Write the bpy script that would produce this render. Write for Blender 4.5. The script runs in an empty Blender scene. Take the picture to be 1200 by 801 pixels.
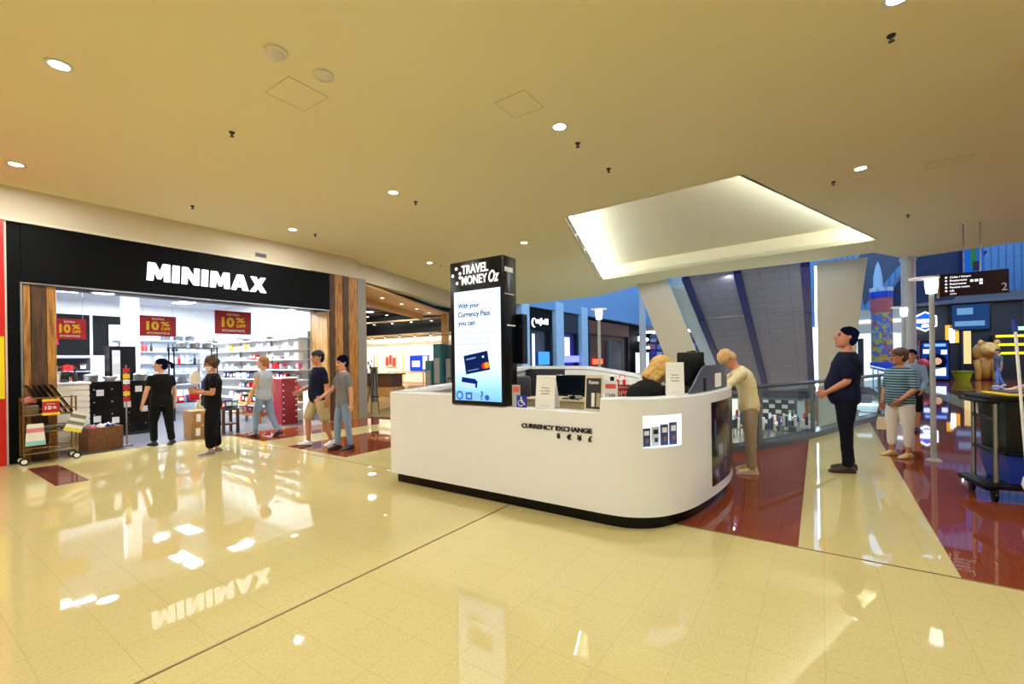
import bpy, bmesh, math, random
from mathutils import Vector, Matrix, noise
from mathutils.geometry import tessellate_polygon
random.seed(7)
C = bpy.context.scene.collection
V = Vector
PI = math.pi
def lin(c):
    return tuple(((x/255)/12.92 if x/255 <= .04045 else ((x/255+.055)/1.055)**2.4) for x in c)
MATS = {}
def mat(name, rgb, rough=.5, metal=0, spec=.5, var=.06, scale=6, bump=0, coat=0, emit=None, alpha=None):
    if name in MATS: return MATS[name]
    m = bpy.data.materials.new(name); m.use_nodes = True
    nt = m.node_tree; b = nt.nodes['Principled BSDF']; L = nt.links
    col = lin(rgb)
    b.inputs['Roughness'].default_value = rough
    b.inputs['Metallic'].default_value = metal
    b.inputs['Specular IOR Level'].default_value = spec
    if coat: b.inputs['Coat Weight'].default_value = coat; b.inputs['Coat Roughness'].default_value = .08
    tc = nt.nodes.new('ShaderNodeTexCoord'); nz = nt.nodes.new('ShaderNodeTexNoise')
    nz.inputs['Scale'].default_value = scale; nz.inputs['Detail'].default_value = 3
    L.new(tc.outputs['Object'], nz.inputs['Vector'])
    mx = nt.nodes.new('ShaderNodeMix'); mx.data_type = 'RGBA'
    mx.inputs[6].default_value = tuple(max(0, c*(1-var)) for c in col)+(1,)
    mx.inputs[7].default_value = tuple(min(1, c*(1+var)) for c in col)+(1,)
    L.new(nz.outputs['Fac'], mx.inputs[0]); L.new(mx.outputs[2], b.inputs['Base Color'])
    if bump:
        bp = nt.nodes.new('ShaderNodeBump'); bp.inputs['Strength'].default_value = bump; bp.inputs['Distance'].default_value = .01
        L.new(nz.outputs['Fac'], bp.inputs['Height']); L.new(bp.outputs['Normal'], b.inputs['Normal'])
    if emit:
        b.inputs['Emission Color'].default_value = col+(1,); b.inputs['Emission Strength'].default_value = emit
    MATS[name] = m
    return m
def em(name, rgb, s):
    if name in MATS: return MATS[name]
    m = bpy.data.materials.new(name); m.use_nodes = True
    nt = m.node_tree; nt.nodes.clear()
    e = nt.nodes.new('ShaderNodeEmission'); o = nt.nodes.new('ShaderNodeOutputMaterial')
    e.inputs[0].default_value = lin(rgb)+(1,); e.inputs[1].default_value = s
    nt.links.new(e.outputs[0], o.inputs[0]); MATS[name] = m
    return m
def glass(name, tint, refl=.9):
    m = bpy.data.materials.new(name); m.use_nodes = True
    nt = m.node_tree; nt.nodes.clear(); L = nt.links
    t = nt.nodes.new('ShaderNodeBsdfTransparent'); g = nt.nodes.new('ShaderNodeBsdfGlossy'); f = nt.nodes.new('ShaderNodeLayerWeight')
    x = nt.nodes.new('ShaderNodeMixShader'); o = nt.nodes.new('ShaderNodeOutputMaterial')
    t.inputs[0].default_value = lin(tint)+(1,); g.inputs[0].default_value = (refl, refl, refl, 1); g.inputs[1].default_value = .02
    f.inputs[0].default_value = .5
    pw = nt.nodes.new('ShaderNodeMath'); pw.operation = 'POWER'; pw.inputs[1].default_value = 4
    ad = nt.nodes.new('ShaderNodeMath'); ad.operation = 'MULTIPLY_ADD'; ad.inputs[1].default_value = .5; ad.inputs[2].default_value = .03; ad.use_clamp = True
    L.new(f.outputs['Facing'], pw.inputs[0]); L.new(pw.outputs[0], ad.inputs[0]); L.new(ad.outputs[0], x.inputs[0]); L.new(t.outputs[0], x.inputs[1]); L.new(g.outputs[0], x.inputs[2]); L.new(x.outputs[0], o.inputs[0])
    MATS[name] = m
    return m
def wood(name, a, b_, scale=3.0, axis='Z', rough=.5):
    if name in MATS: return MATS[name]
    m = bpy.data.materials.new(name); m.use_nodes = True
    nt = m.node_tree; L = nt.links; b = nt.nodes['Principled BSDF']; b.inputs['Roughness'].default_value = rough
    tc = nt.nodes.new('ShaderNodeTexCoord'); mp = nt.nodes.new('ShaderNodeMapping')
    s = {'Z': (9, 9, .7), 'X': (.7, 9, 9), 'Y': (9, .7, 9)}[axis]
    mp.inputs['Scale'].default_value = s
    nz = nt.nodes.new('ShaderNodeTexNoise'); nz.inputs['Scale'].default_value = scale; nz.inputs['Detail'].default_value = 6; nz.inputs['Roughness'].default_value = .65
    r = nt.nodes.new('ShaderNodeValToRGB')
    r.color_ramp.elements[0].position = .36; r.color_ramp.elements[0].color = lin(a)+(1,)
    r.color_ramp.elements[1].position = .64; r.color_ramp.elements[1].color = lin(b_)+(1,)
    L.new(tc.outputs['Object'], mp.inputs[0]); L.new(mp.outputs[0], nz.inputs['Vector']); L.new(nz.outputs['Fac'], r.inputs[0]); L.new(r.outputs[0], b.inputs['Base Color'])
    MATS[name] = m
    return m
def tiles(name, rgb, rgb2, grout, size, off, rough=.08, speck=60, gap=.004, spec=.5):
    m = bpy.data.materials.new(name); m.use_nodes = True
    nt = m.node_tree; L = nt.links; b = nt.nodes['Principled BSDF']
    b.inputs['Roughness'].default_value = rough; b.inputs['Specular IOR Level'].default_value = spec
    tc = nt.nodes.new('ShaderNodeTexCoord'); mp = nt.nodes.new('ShaderNodeMapping')
    mp.inputs['Location'].default_value = (-off[0], -off[1], 0)
    L.new(tc.outputs['Object'], mp.inputs[0])
    vn = nt.nodes.new('ShaderNodeTexNoise'); vn.inputs['Scale'].default_value = speck; vn.inputs['Detail'].default_value = 4; vn.inputs['Roughness'].default_value = .8
    L.new(tc.outputs['Object'], vn.inputs['Vector'])
    r = nt.nodes.new('ShaderNodeValToRGB'); r.color_ramp.elements[0].position = .3; r.color_ramp.elements[1].position = .55
    r.color_ramp.elements[0].color = lin(rgb2)+(1,); r.color_ramp.elements[1].color = lin(rgb)+(1,)
    L.new(vn.outputs['Fac'], r.inputs[0])
    br = nt.nodes.new('ShaderNodeTexBrick'); br.offset = 0; br.squash = 1
    br.inputs['Scale'].default_value = 1; br.inputs['Brick Width'].default_value = size[0]; br.inputs['Row Height'].default_value = size[1]
    br.inputs['Mortar Size'].default_value = gap; br.inputs['Mortar Smooth'].default_value = .3; br.inputs['Bias'].default_value = 0
    br.inputs['Color1'].default_value = (1, 1, 1, 1); br.inputs['Color2'].default_value = (.985, .985, .985, 1); br.inputs['Mortar'].default_value = (grout, grout, grout, 1)
    L.new(mp.outputs[0], br.inputs['Vector'])
    mx = nt.nodes.new('ShaderNodeMix'); mx.data_type = 'RGBA'; mx.blend_type = 'MULTIPLY'; mx.inputs[0].default_value = 1
    L.new(r.outputs[0], mx.inputs[6]); L.new(br.outputs['Color'], mx.inputs[7]); L.new(mx.outputs[2], b.inputs['Base Color'])
    MATS[name] = m
    return m

# ---------------------------------------------------------------- mesh helpers
def BM(): return bmesh.new()
def _mi(faces, mi):
    for f in faces: f.material_index = mi
def box(bm, x0, x1, y0, y1, z0, z1, mi=0, bev=0, M=None):
    r = bmesh.ops.create_cube(bm, size=1)
    vs = r['verts']
    for v in vs: v.co = V((x0+(v.co.x+.5)*(x1-x0), y0+(v.co.y+.5)*(y1-y0), z0+(v.co.z+.5)*(z1-z0)))
    fs = set(f for v in vs for f in v.link_faces); _mi(fs, mi)
    if bev:
        es = list(set(e for v in vs for e in v.link_edges))
        r2 = bmesh.ops.bevel(bm, geom=es, offset=bev, segments=2, affect='EDGES', profile=.5)
        _mi(r2['faces'], mi); vs = list(set(v for f in r2['faces'] for v in f.verts) | set(v for v in vs if v.is_valid))
    if M is not None:
        for v in vs: v.co = M @ v.co
    return vs
def loft(bm, rings, mi=0, cap=True, closed=False):
    R = [[bm.verts.new(p) for p in ring] for ring in rings]
    n = len(R[0])
    for a, b in zip(R[:-1], R[1:]):
        for i in range(n):
            f = bm.faces.new((a[i], a[(i+1) % n], b[(i+1) % n], b[i])); f.material_index = mi
    if cap:
        for q in (list(reversed(R[0])), R[-1]):
            f = bm.faces.new(q); f.material_index = mi
    return [v for r in R for v in r]
def _perp(d):
    d = d.normalized()
    a = V((0, 0, 1)) if abs(d.z) < .9 else V((1, 0, 0))
    u = d.cross(a).normalized(); return u, d.cross(u).normalized()
def cyl(bm, p0, p1, r0, r1=None, seg=14, mi=0):
    p0, p1 = V(p0), V(p1); r1 = r0 if r1 is None else r1
    u, w = _perp(p1-p0)
    ring = lambda c, r: [c+(u*math.cos(t)+w*math.sin(t))*r for t in [2*PI*i/seg for i in range(seg)]]
    vs = loft(bm, [ring(p0, r0), ring(p1, r1)], mi); return vs
def tube(bm, pts, r, seg=10, mi=0):
    pts = [V(p) for p in pts]; rs = r if isinstance(r, (list, tuple)) else [r]*len(pts)
    rings = []; u = None
    for i, p in enumerate(pts):
        d = (pts[min(i+1, len(pts)-1)]-pts[max(i-1, 0)]).normalized()
        if u is None: u, w = _perp(d)
        else:
            u = (u-d*u.dot(d)).normalized(); w = d.cross(u).normalized()
        rings.append([p+(u*math.cos(t)+w*math.sin(t))*rs[i] for t in [2*PI*k/seg for k in range(seg)]])
    return loft(bm, rings, mi)
def lathe(bm, prof, c=(0, 0, 0), seg=20, mi=0, M=None, cap=True):
    c = V(c); rings = [[c+V((r*math.cos(t), r*math.sin(t), z)) for t in [2*PI*i/seg for i in range(seg)]] for r, z in [(max(r, .0008), z) for r, z in prof]]
    if not cap: rings.append(rings[0])
    vs = loft(bm, rings, mi, cap)
    if not cap: bmesh.ops.remove_doubles(bm, verts=vs, dist=1e-6); vs = [v for v in vs if v.is_valid]
    if M is not None:
        for v in vs: v.co = M @ v.co
    return vs
def ball(bm, c, r, mi=0, seg=12):
    rr = r if isinstance(r, (tuple, list)) else (r, r, r)
    q = bmesh.ops.create_uvsphere(bm, u_segments=seg, v_segments=max(6, seg*2//3), radius=1)
    for v in q['verts']: v.co = V((c[0]+v.co.x*rr[0], c[1]+v.co.y*rr[1], c[2]+v.co.z*rr[2]))
    _mi(set(f for v in q['verts'] for f in v.link_faces), mi)
    return q['verts']
def prism(bm, poly, z0, z1, mi=0, holes=(), M=None):
    loops = [[V((x, y, 0)) for x, y in poly]]+[[V((x, y, 0)) for x, y in h] for h in holes]
    tris = tessellate_polygon(loops)
    flat = [p for l in loops for p in l]
    vb = [bm.verts.new((p.x, p.y, z0)) for p in flat]; vt = [bm.verts.new((p.x, p.y, z1)) for p in flat]
    for t in tris:
        a, b, c = t
        n = (flat[b]-flat[a]).cross(flat[c]-flat[a]).z
        if abs(n) < 1e-12: continue
        if n < 0: a, c = c, a
        try:
            f = bm.faces.new((vt[a], vt[b], vt[c])); f.material_index = mi
            f = bm.faces.new((vb[c], vb[b], vb[a])); f.material_index = mi
        except ValueError: pass
    k = 0
    for l in loops:
        n = len(l)
        for i in range(n):
            a, b = k+i, k+(i+1) % n
            f = bm.faces.new((vb[a], vb[b], vt[b], vt[a])); f.material_index = mi
        k += n
    vs = vb+vt
    if M is not None:
        for v in vs: v.co = M @ v.co
    return vs
def frame(o, right, up):
    r, u = V(right).normalized(), V(up).normalized(); n = r.cross(u)
    return Matrix(((r.x, u.x, n.x, o[0]), (r.y, u.y, n.y, o[1]), (r.z, u.z, n.z, o[2]), (0, 0, 0, 1)))
def rect(bm, M, x0, x1, y0, y1, d0, d1, mi=0, bev=0): return box(bm, x0, x1, y0, y1, d0, d1, mi, bev, M)
def disc(bm, M, x, y, r, d0, d1, mi=0, seg=20):
    return prism(bm, [(x+r*math.cos(2*PI*i/seg), y+r*math.sin(2*PI*i/seg)) for i in range(seg)], d0, d1, mi, (), M)
def text(bm, s, M, x, y, w=None, h=None, d0=0, d1=.004, bold=0, mi=0, align='L', shear=0, space=1.0):
    cu = bpy.data.curves.new('t', 'FONT'); cu.body = s; cu.size = 1; cu.offset = bold; cu.resolution_u = 3; cu.shear = shear; cu.space_character = space
    ob = bpy.data.objects.new('t', cu); C.objects.link(ob)
    cu.extrude = .5
    bpy.context.view_layer.update()
    me = bpy.data.meshes.new_from_object(ob.evaluated_get(bpy.context.evaluated_depsgraph_get()))
    bpy.data.objects.remove(ob); bpy.data.curves.remove(cu)
    xs = [v.co.x for v in me.vertices]; ys = [v.co.y for v in me.vertices]
    if not xs: return
    x0, x1, y0, y1 = min(xs), max(xs), min(ys), max(ys)
    sx = w/(x1-x0) if w else None; sy = h/(y1-y0) if h else None
    sx = sx or sy; sy = sy or sx
    ww = (x1-x0)*sx; ox = x-(ww if align == 'R' else ww/2 if align == 'C' else 0)
    for v in me.vertices:
        v.co = M @ V((ox+(v.co.x-x0)*sx, y+(v.co.y-y0)*sy, d0 if v.co.z < 0 else d1))
    n = len(bm.faces); bm.from_mesh(me); bm.faces.ensure_lookup_table()
    for f in bm.faces[n:]: f.material_index = mi
    bpy.data.meshes.remove(me)
def obj(name, bm, mats, parent=None, loc=None, smooth=None, kind=None, rot=None):
    bmesh.ops.recalc_face_normals(bm, faces=bm.faces)
    me = bpy.data.meshes.new(name); bm.to_mesh(me); bm.free()
    for m in (mats if isinstance(mats, (list, tuple)) else [mats]): me.materials.append(m)
    if smooth:
        me.shade_smooth(); me.set_sharp_from_angle(angle=math.radians(smooth))
    o = bpy.data.objects.new(name, me); C.objects.link(o)
    if parent: o.parent = parent
    if loc: o.location = loc
    if rot: o.rotation_euler = rot
    if kind: o['kind'] = kind
    return o
def tag(o, label, cat, group=None, kind=None):
    o['label'] = label; o['category'] = cat
    if group: o['group'] = group
    if kind: o['kind'] = kind
    return o
def thing(name, label, cat, loc=(0, 0, 0), group=None, yaw=0):
    o = bpy.data.objects.new(name, None); o.empty_display_size = .1; C.objects.link(o)
    o.location = loc; o.rotation_euler = (0, 0, yaw)
    return tag(o, label, cat, group)
def dup(o, loc, label=None, yaw=None, group=None):
    r = o.copy(); C.objects.link(r); r.location = loc
    if yaw is not None: r.rotation_euler = (0, 0, yaw)
    if label: r['label'] = label
    if group: r['group'] = group
    for ch in o.children:
        c = ch.copy(); C.objects.link(c); c.parent = r
        for g in ch.children:
            k = g.copy(); C.objects.link(k); k.parent = c
    return r
def struct(name, bm, m, smooth=None): return obj(name, bm, m, None, None, smooth, 'structure')
ORD = 'first second third fourth fifth sixth seventh eighth ninth tenth eleventh twelfth thirteenth fourteenth fifteenth sixteenth seventeenth eighteenth nineteenth twentieth'.split()
def smoothstep(t): t = max(0, min(1, t)); return t*t*(3-2*t)
def catmull(P, n=6):
    out = []; P = [V(p) for p in P]
    for i in range(len(P)-1):
        a, b, c, d = P[max(i-1, 0)], P[i], P[i+1], P[min(i+2, len(P)-1)]
        for k in range(n):
            t = k/n
            out.append(.5*((2*b)+(c-a)*t+(2*a-5*b+4*c-d)*t*t+(3*b-a-3*c+d)*t**3))
    out.append(P[-1]); return out

# ---------------------------------------------------------------- materials
m_floor = tiles('cream_terrazzo', (205, 189, 131), (189, 171, 111), .89, (.3167, .3167), (0, 4.28), .022)
m_red = tiles('red_terrazzo', (136, 64, 40), (100, 42, 26), .86, (.3167, .3167), (0, 4.28), .03, 90)
m_shopfloor = mat('dark_shop_floor', (92, 90, 96), .3, var=.15)
m_ceil = mat('cream_ceiling_paint', (246, 240, 202), .9, var=.015, scale=1)
m_wallcream = mat('cream_wall_paint', (222, 216, 200), .85, var=.02)
m_white = mat('white_paint', (238, 238, 236), .6, var=.02)
m_counter = mat('white_solid_surface', (236, 238, 242), .22, var=.015, scale=2)
m_black = mat('black_satin', (8, 9, 12), .25, spec=.25, var=.1)
m_matblack = mat('black_matt', (5, 6, 9), .6, spec=.12, var=.1)
m_dark = mat('charcoal', (38, 40, 48), .5)
m_grey = mat('mid_grey', (120, 122, 128), .5)
m_dgrey = mat('slate_grey', (78, 82, 98), .4)
m_steel = mat('brushed_steel', (170, 172, 175), .3, metal=1)
m_chrome = mat('chrome', (205, 205, 210), .12, metal=1)
m_brass = mat('aged_brass', (150, 120, 70), .35, metal=1)
m_paper = mat('white_paper', (240, 240, 238), .7, var=.02)
m_redp = mat('red_board', (186, 24, 34), .5)
m_yellow = mat('yellow_print', (246, 205, 40), .5)
m_text = mat('black_print', (16, 16, 18), .5)
m_oak = wood('light_oak', (180, 130, 70), (214, 170, 108))
m_oakh = wood('oak_soffit', (196, 146, 78), (222, 176, 108), axis='Y')
m_wood1 = wood('reclaimed_wood', (120, 72, 28), (204, 144, 66))
m_wood2 = wood('dark_reclaimed_wood', (48, 30, 18), (98, 62, 32))
m_crate = wood('crate_wood', (92, 52, 24), (128, 78, 40), axis='X')
m_card = mat('cardboard', (160, 116, 66), .8)
m_glass = glass('clear_glass', (222, 232, 232))
m_kerb = mat('blue_grey_stone', (92, 100, 106), .15, var=.15, scale=30)
m_post = mat('grey_post_paint', (104, 108, 106), .4)
m_rail = mat('dark_rail_steel', (92, 98, 96), .25, metal=.8)
e_lamp = em('lamp_disc', (255, 246, 225), 20)
e_cool = em('cool_lamp', (228, 240, 255), 9)
e_cove = em('cove_led', (222, 240, 255), 20)
e_white = em('backlit_white', (250, 252, 255), 3.2)
e_star = em('dim_white_light', (255, 250, 240), 6)
# ================================================================ the setting
H4 = 4.4
CURB = [(-9, 9.6), (-5.5, 9.0), (-3.9, 8.5), (-2.4, 7.85), (-1.6, 7.72), (-1.17, 7.97), (-.92, 8.27), (-.59, 8.97), (-.21, 9.91), (.05, 10.65), (.64, 12.4), (1.12, 13.78), (1.47, 14.89), (1.78, 16.5), (1.95, 19), (1.95, 26)]
curb = [(p.x, p.y) for p in catmull([(x, y, 0) for x, y in CURB], 4)]
void = curb+[(1.95, 27), (-9, 27)]
bm = BM(); prism(bm, [(-30, -7), (14, -7), (14, 48), (-30, 48)], -.35, 0, 0, [list(reversed(void))]); struct('floor', bm, m_floor)
def inlay(n, poly, m, z=.002):
    bm = BM(); prism(bm, poly, .0003, z); return struct('floor_%d' % n, bm, m)
inlay(1, [(-10.5, 4.5), (-9.12, 4.5), (-9.0, 8.6), (-10.4, 8.1)], m_red)
inlay(2, [(-8.15, 4.45), (-6.38, 4.45), (-6.45, 9.0), (-8.15, 9.2)], m_red)
inlay(3, [(-9.87, 1.4), (-8.15, 1.4), (-8.15, 1.73), (-9.87, 1.73)], mat('dark_red_tile', (112, 52, 44), .1))
def before(poly): return poly
cl = [p for p in curb if -1.9 < p[0] < -.19 and p[1] < 10]
inlay(4, [(-1.9, 4.28), (-.17, 4.28), (-.2, 9.9)]+list(reversed(cl))+[(-1.9, 7.75)], m_red)
cr = [p for p in curb if p[0] > .82]
inlay(5, [(.78, 4.28), (3.1, 4.28), (3.3, 20), (3.6, 30), (2, 30)]+list(reversed(cr)), m_red)
inlay(6, [(3.75, 4.28), (13.9, 4.28), (13.9, 47), (4.9, 47), (3.95, 20)], m_red)
inlay(7, [(-17.4, 1.3), (-10.55, 1.3), (-10.55, 6.95), (-17.4, 6.95)], m_shopfloor)
m_joint = mat('brass_joint', (120, 92, 48), .4)
bm = BM(); box(bm, -2.768, -2.752, -7, 4.28, .0002, .0032); struct('floor_8', bm, m_joint)
bm = BM(); box(bm, -10, 13.9, 4.273, 4.287, .0002, .0034); struct('floor_9', bm, m_joint)

REC = [(-4.27, 8.06), (-1.02, 7.86), (1.19, 14.38), (-6.61, 15.3)]
CE = [(-10.5, -7), (14, -7), (14, 16.2), (4.3, 17.0), (2.1, 17.74), (1.25, 16.1), (-.1, 16.4), (-4.5, 16.6), (-6.0, 17.5), (-8.4, 19.2), (-12.2, 19.5), (-14.6, 18.5), (-13.2, 14.6), (-12.2, 11), (-11.2, 8.2), (-10.55, 6.4)]
bm = BM(); prism(bm, CE, H4, H4+.12, 0, [list(reversed(REC))]); struct('ceiling', bm, m_ceil)
bm = BM()
for i in range(4):
    a, b = REC[i], REC[(i+1) % 4]
    prism(bm, [a, b, (b[0]*1.001, b[1]+.03), (a[0]*1.001, a[1]+.03)] if i in (0, 2) else [a, b, (b[0]+.03, b[1]), (a[0]+.03, a[1])], H4, H4+.5)
prism(bm, REC, H4+.46, H4+.56); struct('ceiling_2', bm, mat('recess_paint', (222, 208, 170), .9, var=.015))
# cove lights along the two long sides of the recess
def cove(i0, i1, n, side, inset):
    a, b = V(REC[i0]+(0,)), V(REC[i1]+(0,)); d = (b-a).normalized(); nrm = V((-d.y, d.x, 0))*inset
    for k in range(n):
        t0, t1 = (k+.02)/n, (k+.98)/n
        p, q = a.lerp(b, t0)+nrm, a.lerp(b, t1)+nrm
        T = thing('cove_light', f'cool white cove light strip, {ORD[k]} on the {side} recess edge', 'light', (p.x, p.y, H4+.1), 'cove lights of the ceiling recess')
        M = frame((0, 0, 0), d, (0, 0, 1)); Ln = (q-p).length
        bm = BM(); rect(bm, M, 0, Ln, -.02, .16, -.02, .02); obj('diffuser', bm, e_cove, T)
        bm = BM(); rect(bm, M, 0, Ln, -.04, -.02, -.03, .03); obj('tray', bm, m_white, T)
cove(0, 3, 5, 'long slanting', -.06); cove(1, 2, 4, 'bright thin', .06)
# walls
bm = BM(); box(bm, -30, 14, -7.2, -7, 0, 9); struct('wall_back', bm, m_wallcream)
bm = BM(); box(bm, 14, 14.2, -7, 48, 0, 12); struct('wall_right', bm, m_wallcream)
bm = BM(); box(bm, -10.75, -10.56, -7, 1.3, 0, H4); struct('wall_left', bm, m_wallcream)
# bulkhead over the shop fronts
BK = [(-10.55, -7), (-10.55, 6.4), (-10.9, 8.1), (-11.75, 11), (-12.75, 14), (-13.9, 17.2), (-14.4, 18.6)]
bk = [(p.x, p.y) for p in catmull([(x, y, 0) for x, y in BK], 5)]
bm = BM(); prism(bm, bk+[(x-.35, y) for x, y in reversed(bk)], 3.87, H4); struct('wall_left_bulkhead', bm, mat('bulkhead_paint', (214, 200, 176), .85, var=.015), 40)
bm = BM(); prism(bm, [(x+.03, y) for x, y in bk if y < 7]+[(x-.02, y) for x, y in reversed(bk) if y < 7], 3.85, 3.89); struct('trim_1', bm, m_wallcream)
# red neighbour front
bm = BM(); box(bm, -10.56, -10.5, -7, 1.27, 0, 3.87); struct('wall_left_red_shopfront', bm, mat('red_shopfront', (205, 18, 14), .35))
bm = BM(); box(bm, -10.5, -10.47, .7, 1.255, 1.05, 2.02); struct('trim_2', bm, mat('yellow_panel', (245, 222, 20), .4))
# upper atrium walls, blue in the daylight
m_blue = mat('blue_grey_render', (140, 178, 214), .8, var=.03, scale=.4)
bm = BM(); box(bm, -14.6, -14, 20.6, 48, 4.66, 12); struct('wall_atrium_left', bm, m_blue)
bm = BM(); box(bm, -30, 14, 47, 47.4, 4.0, 12); struct('wall_atrium_end', bm, m_blue)
bm = BM(); box(bm, -30, 14.2, -7.2, 16, 5.2, 5.4); struct('ceiling_3', bm, m_wallcream)
bm = BM(); prism(bm, [(-30, 16), (-14.6, 16), (-14.6, 48), (-30, 48)], 12, 12.2); struct('ceiling_4', bm, m_wallcream)
bm = BM(); box(bm, -30, -29.8, -7, 48, 0, 12); struct('wall_far_left', bm, m_wallcream)
# lower level seen through the balustrade
bm = BM(); box(bm, -9, 14, 7.4, 48, -4.1, -3.9); struct('floor_lower', bm, mat('lower_floor', (176, 166, 150), .15))
bm = BM(); box(bm, -9, 14, 40, 40.3, -3.9, -.4); struct('wall_lower', bm, mat('lower_wall', (226, 222, 214), .7))
bm = BM(); box(bm, -9.2, -9, 8, 40, -3.9, -.35); struct('wall_lower_side', bm, m_wallcream)
bm = BM(); box(bm, -9, 1.95, 27.0, 27.25, -.75, 0); struct('trim_3', bm, mat('slab_edge', (150, 150, 165), .7))
# leaning column slab and escalator underside
m_lean = mat('leaning_column_paint', (196, 182, 158), .3, var=.03)
bm = BM()
r0 = [(-5.87, 17.0, 4.5), (-4.68, 17.0, 4.5), (-4.78, 17.35, 4.5), (-5.8, 17.35, 4.5)]
lo = [(x+(4.5+3.9)*.365, y, -3.9) for x, y, z in r0]
loft(bm, [[V(p) for p in r0], [V(p) for p in lo]]); struct('pillar_leaning', bm, m_lean)
def esc(y): return 4.45-.5*(y-17)
bm = BM()
def slope_slab(bm, x0, x1, y0, y1, up0, up1, mi=0):
    loft(bm, [[V((x0, y, esc(y)+up0)), V((x1, y, esc(y)+up0)), V((x1, y, esc(y)+up1)), V((x0, y, esc(y)+up1))] for y in (y0, y1)], mi)
slope_slab(bm, -4.05, -.3, 17, 26.9, .05, .5); slope_slab(bm, -4.05, -.3, 26.3, 26.9, -.1, .1)
E1 = thing('escalator', 'panelled sloping underside of an escalator with three dark blue ribs beyond the balustrade', 'escalator', (0, 0, 0))
obj('core', bm, m_dgrey, E1)
m_pan = tiles('metal_panels', (136, 138, 158), (126, 128, 148), .66, (.85, .42), (0, 0), .3, 4, .012)
bm = BM(); slope_slab(bm, -4.0, -.5, 17, 19.55, 0, .06); slope_slab(bm, -4.0, -.5, 19.62, 26.8, -.02, .05); obj('soffit_panels', bm, m_pan, E1)
m_navy = mat('navy_rib', (20, 34, 110), .35)
for x in (-4.15, -2.45, -.5):
    bm = BM(); slope_slab(bm, x, x+.24, 17, 19.5, -.1, .3); slope_slab(bm, x, x+.24, 19.6, 26.9, -.13, .3); obj('rib', bm, m_navy, E1)
m_sky = mat('pale_blue_cladding', (206, 230, 248), .35, var=.12, scale=2)
bm = BM(); slope_slab(bm, -4.66, -4.17, 17.4, 26, -.06, .8); obj('side_cladding', bm, m_sky, E1)
# wide column
bm = BM()
prof = [(-.08, 1.18, 4.45), (-.08, 1.12, 4.0), (-.08, 1.0, 3.0), (-.08, .9, 2.0), (-.08, .86, 1.0), (-.08, .86, -3.9)]
loft(bm, [[V((a, 17, z)), V((b, 17, z)), V((b-.05, 17.9, z)), V((a+.05, 17.9, z))] for a, b, z in prof]); struct('pillar_wide', bm, m_lean, 40)
bm = BM(); box(bm, -.14, -.085, 17.0, 17.06, .3, 4.35); T = tag(obj('light_strip', bm, em('edge_led', (235, 245, 255), 6)), 'thin white light strip up the edge of the wide cream column', 'light')
m_col = mat('light_column_paint', (206, 210, 220), .4)
def column(x, y, r, z0, z1, lab):
    bm = BM(); lathe(bm, [(r*1.25, z0), (r*1.25, z0+.12), (r, z0+.16), (r, z1-.12), (r*1.15, z1-.1), (r*1.15, z1)], (x, y, 0), 24); return struct(lab, bm, m_col, 40)
column(2.15, 17.6, .17, 0, 4.4, 'column_1'); column(-6.75, 20.4, .15, -3.9, 7, 'column_2')
# balustrade: kerb, posts, glass and rail
Bz = thing('balustrade', 'curving glass balustrade with grey posts and round steel rail along the floor edge', 'railing', (0, 0, 0))
def offs(P, d):
    out = []
    for i, p in enumerate(P):
        a, b = V(P[max(i-1, 0)]), V(P[min(i+1, len(P)-1)]); t = (b-a).normalized(); out.append((p[0]-t.y*d, p[1]+t.x*d))
    return out
bm = BM(); prism(bm, offs(curb, -.02)+list(reversed(offs(curb, .2))), .0, .11); obj('kerb', bm, m_kerb, Bz, smooth=30)
rl = offs(curb, .12)
bm = BM(); tube(bm, [(x, y, 1.03) for x, y in rl], .038, 12); obj('handrail', bm, m_rail, Bz, smooth=60)
acc = 0; last = None; cuts = [0]
for i, p in enumerate(rl):
    if last is not None: acc += (V(p)-V(last)).length
    last = p
    if acc > 1.85: cuts.append(i); acc = 0
cuts.append(len(rl)-1)
for a, b in zip(cuts[:-1], cuts[1:]):
    seg = rl[a:b+1]
    if len(seg) < 2: continue
    bm = BM(); prism(bm, offs(seg, .006)+list(reversed(offs(seg, -.006))), .11, .93); obj('glass_panel', bm, m_glass, Bz)
    x, y = rl[a]; nx = rl[min(a+1, len(rl)-1)]; yw = math.atan2(nx[1]-y, nx[0]-x)
    M = Matrix.Translation((x, y, 0)) @ Matrix.Rotation(yw, 4, 'Z')
    bm = BM(); box(bm, -.05, .05, -.02, .02, .09, 1.0, 0, .006, M); obj('post', bm, m_post, Bz)

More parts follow.
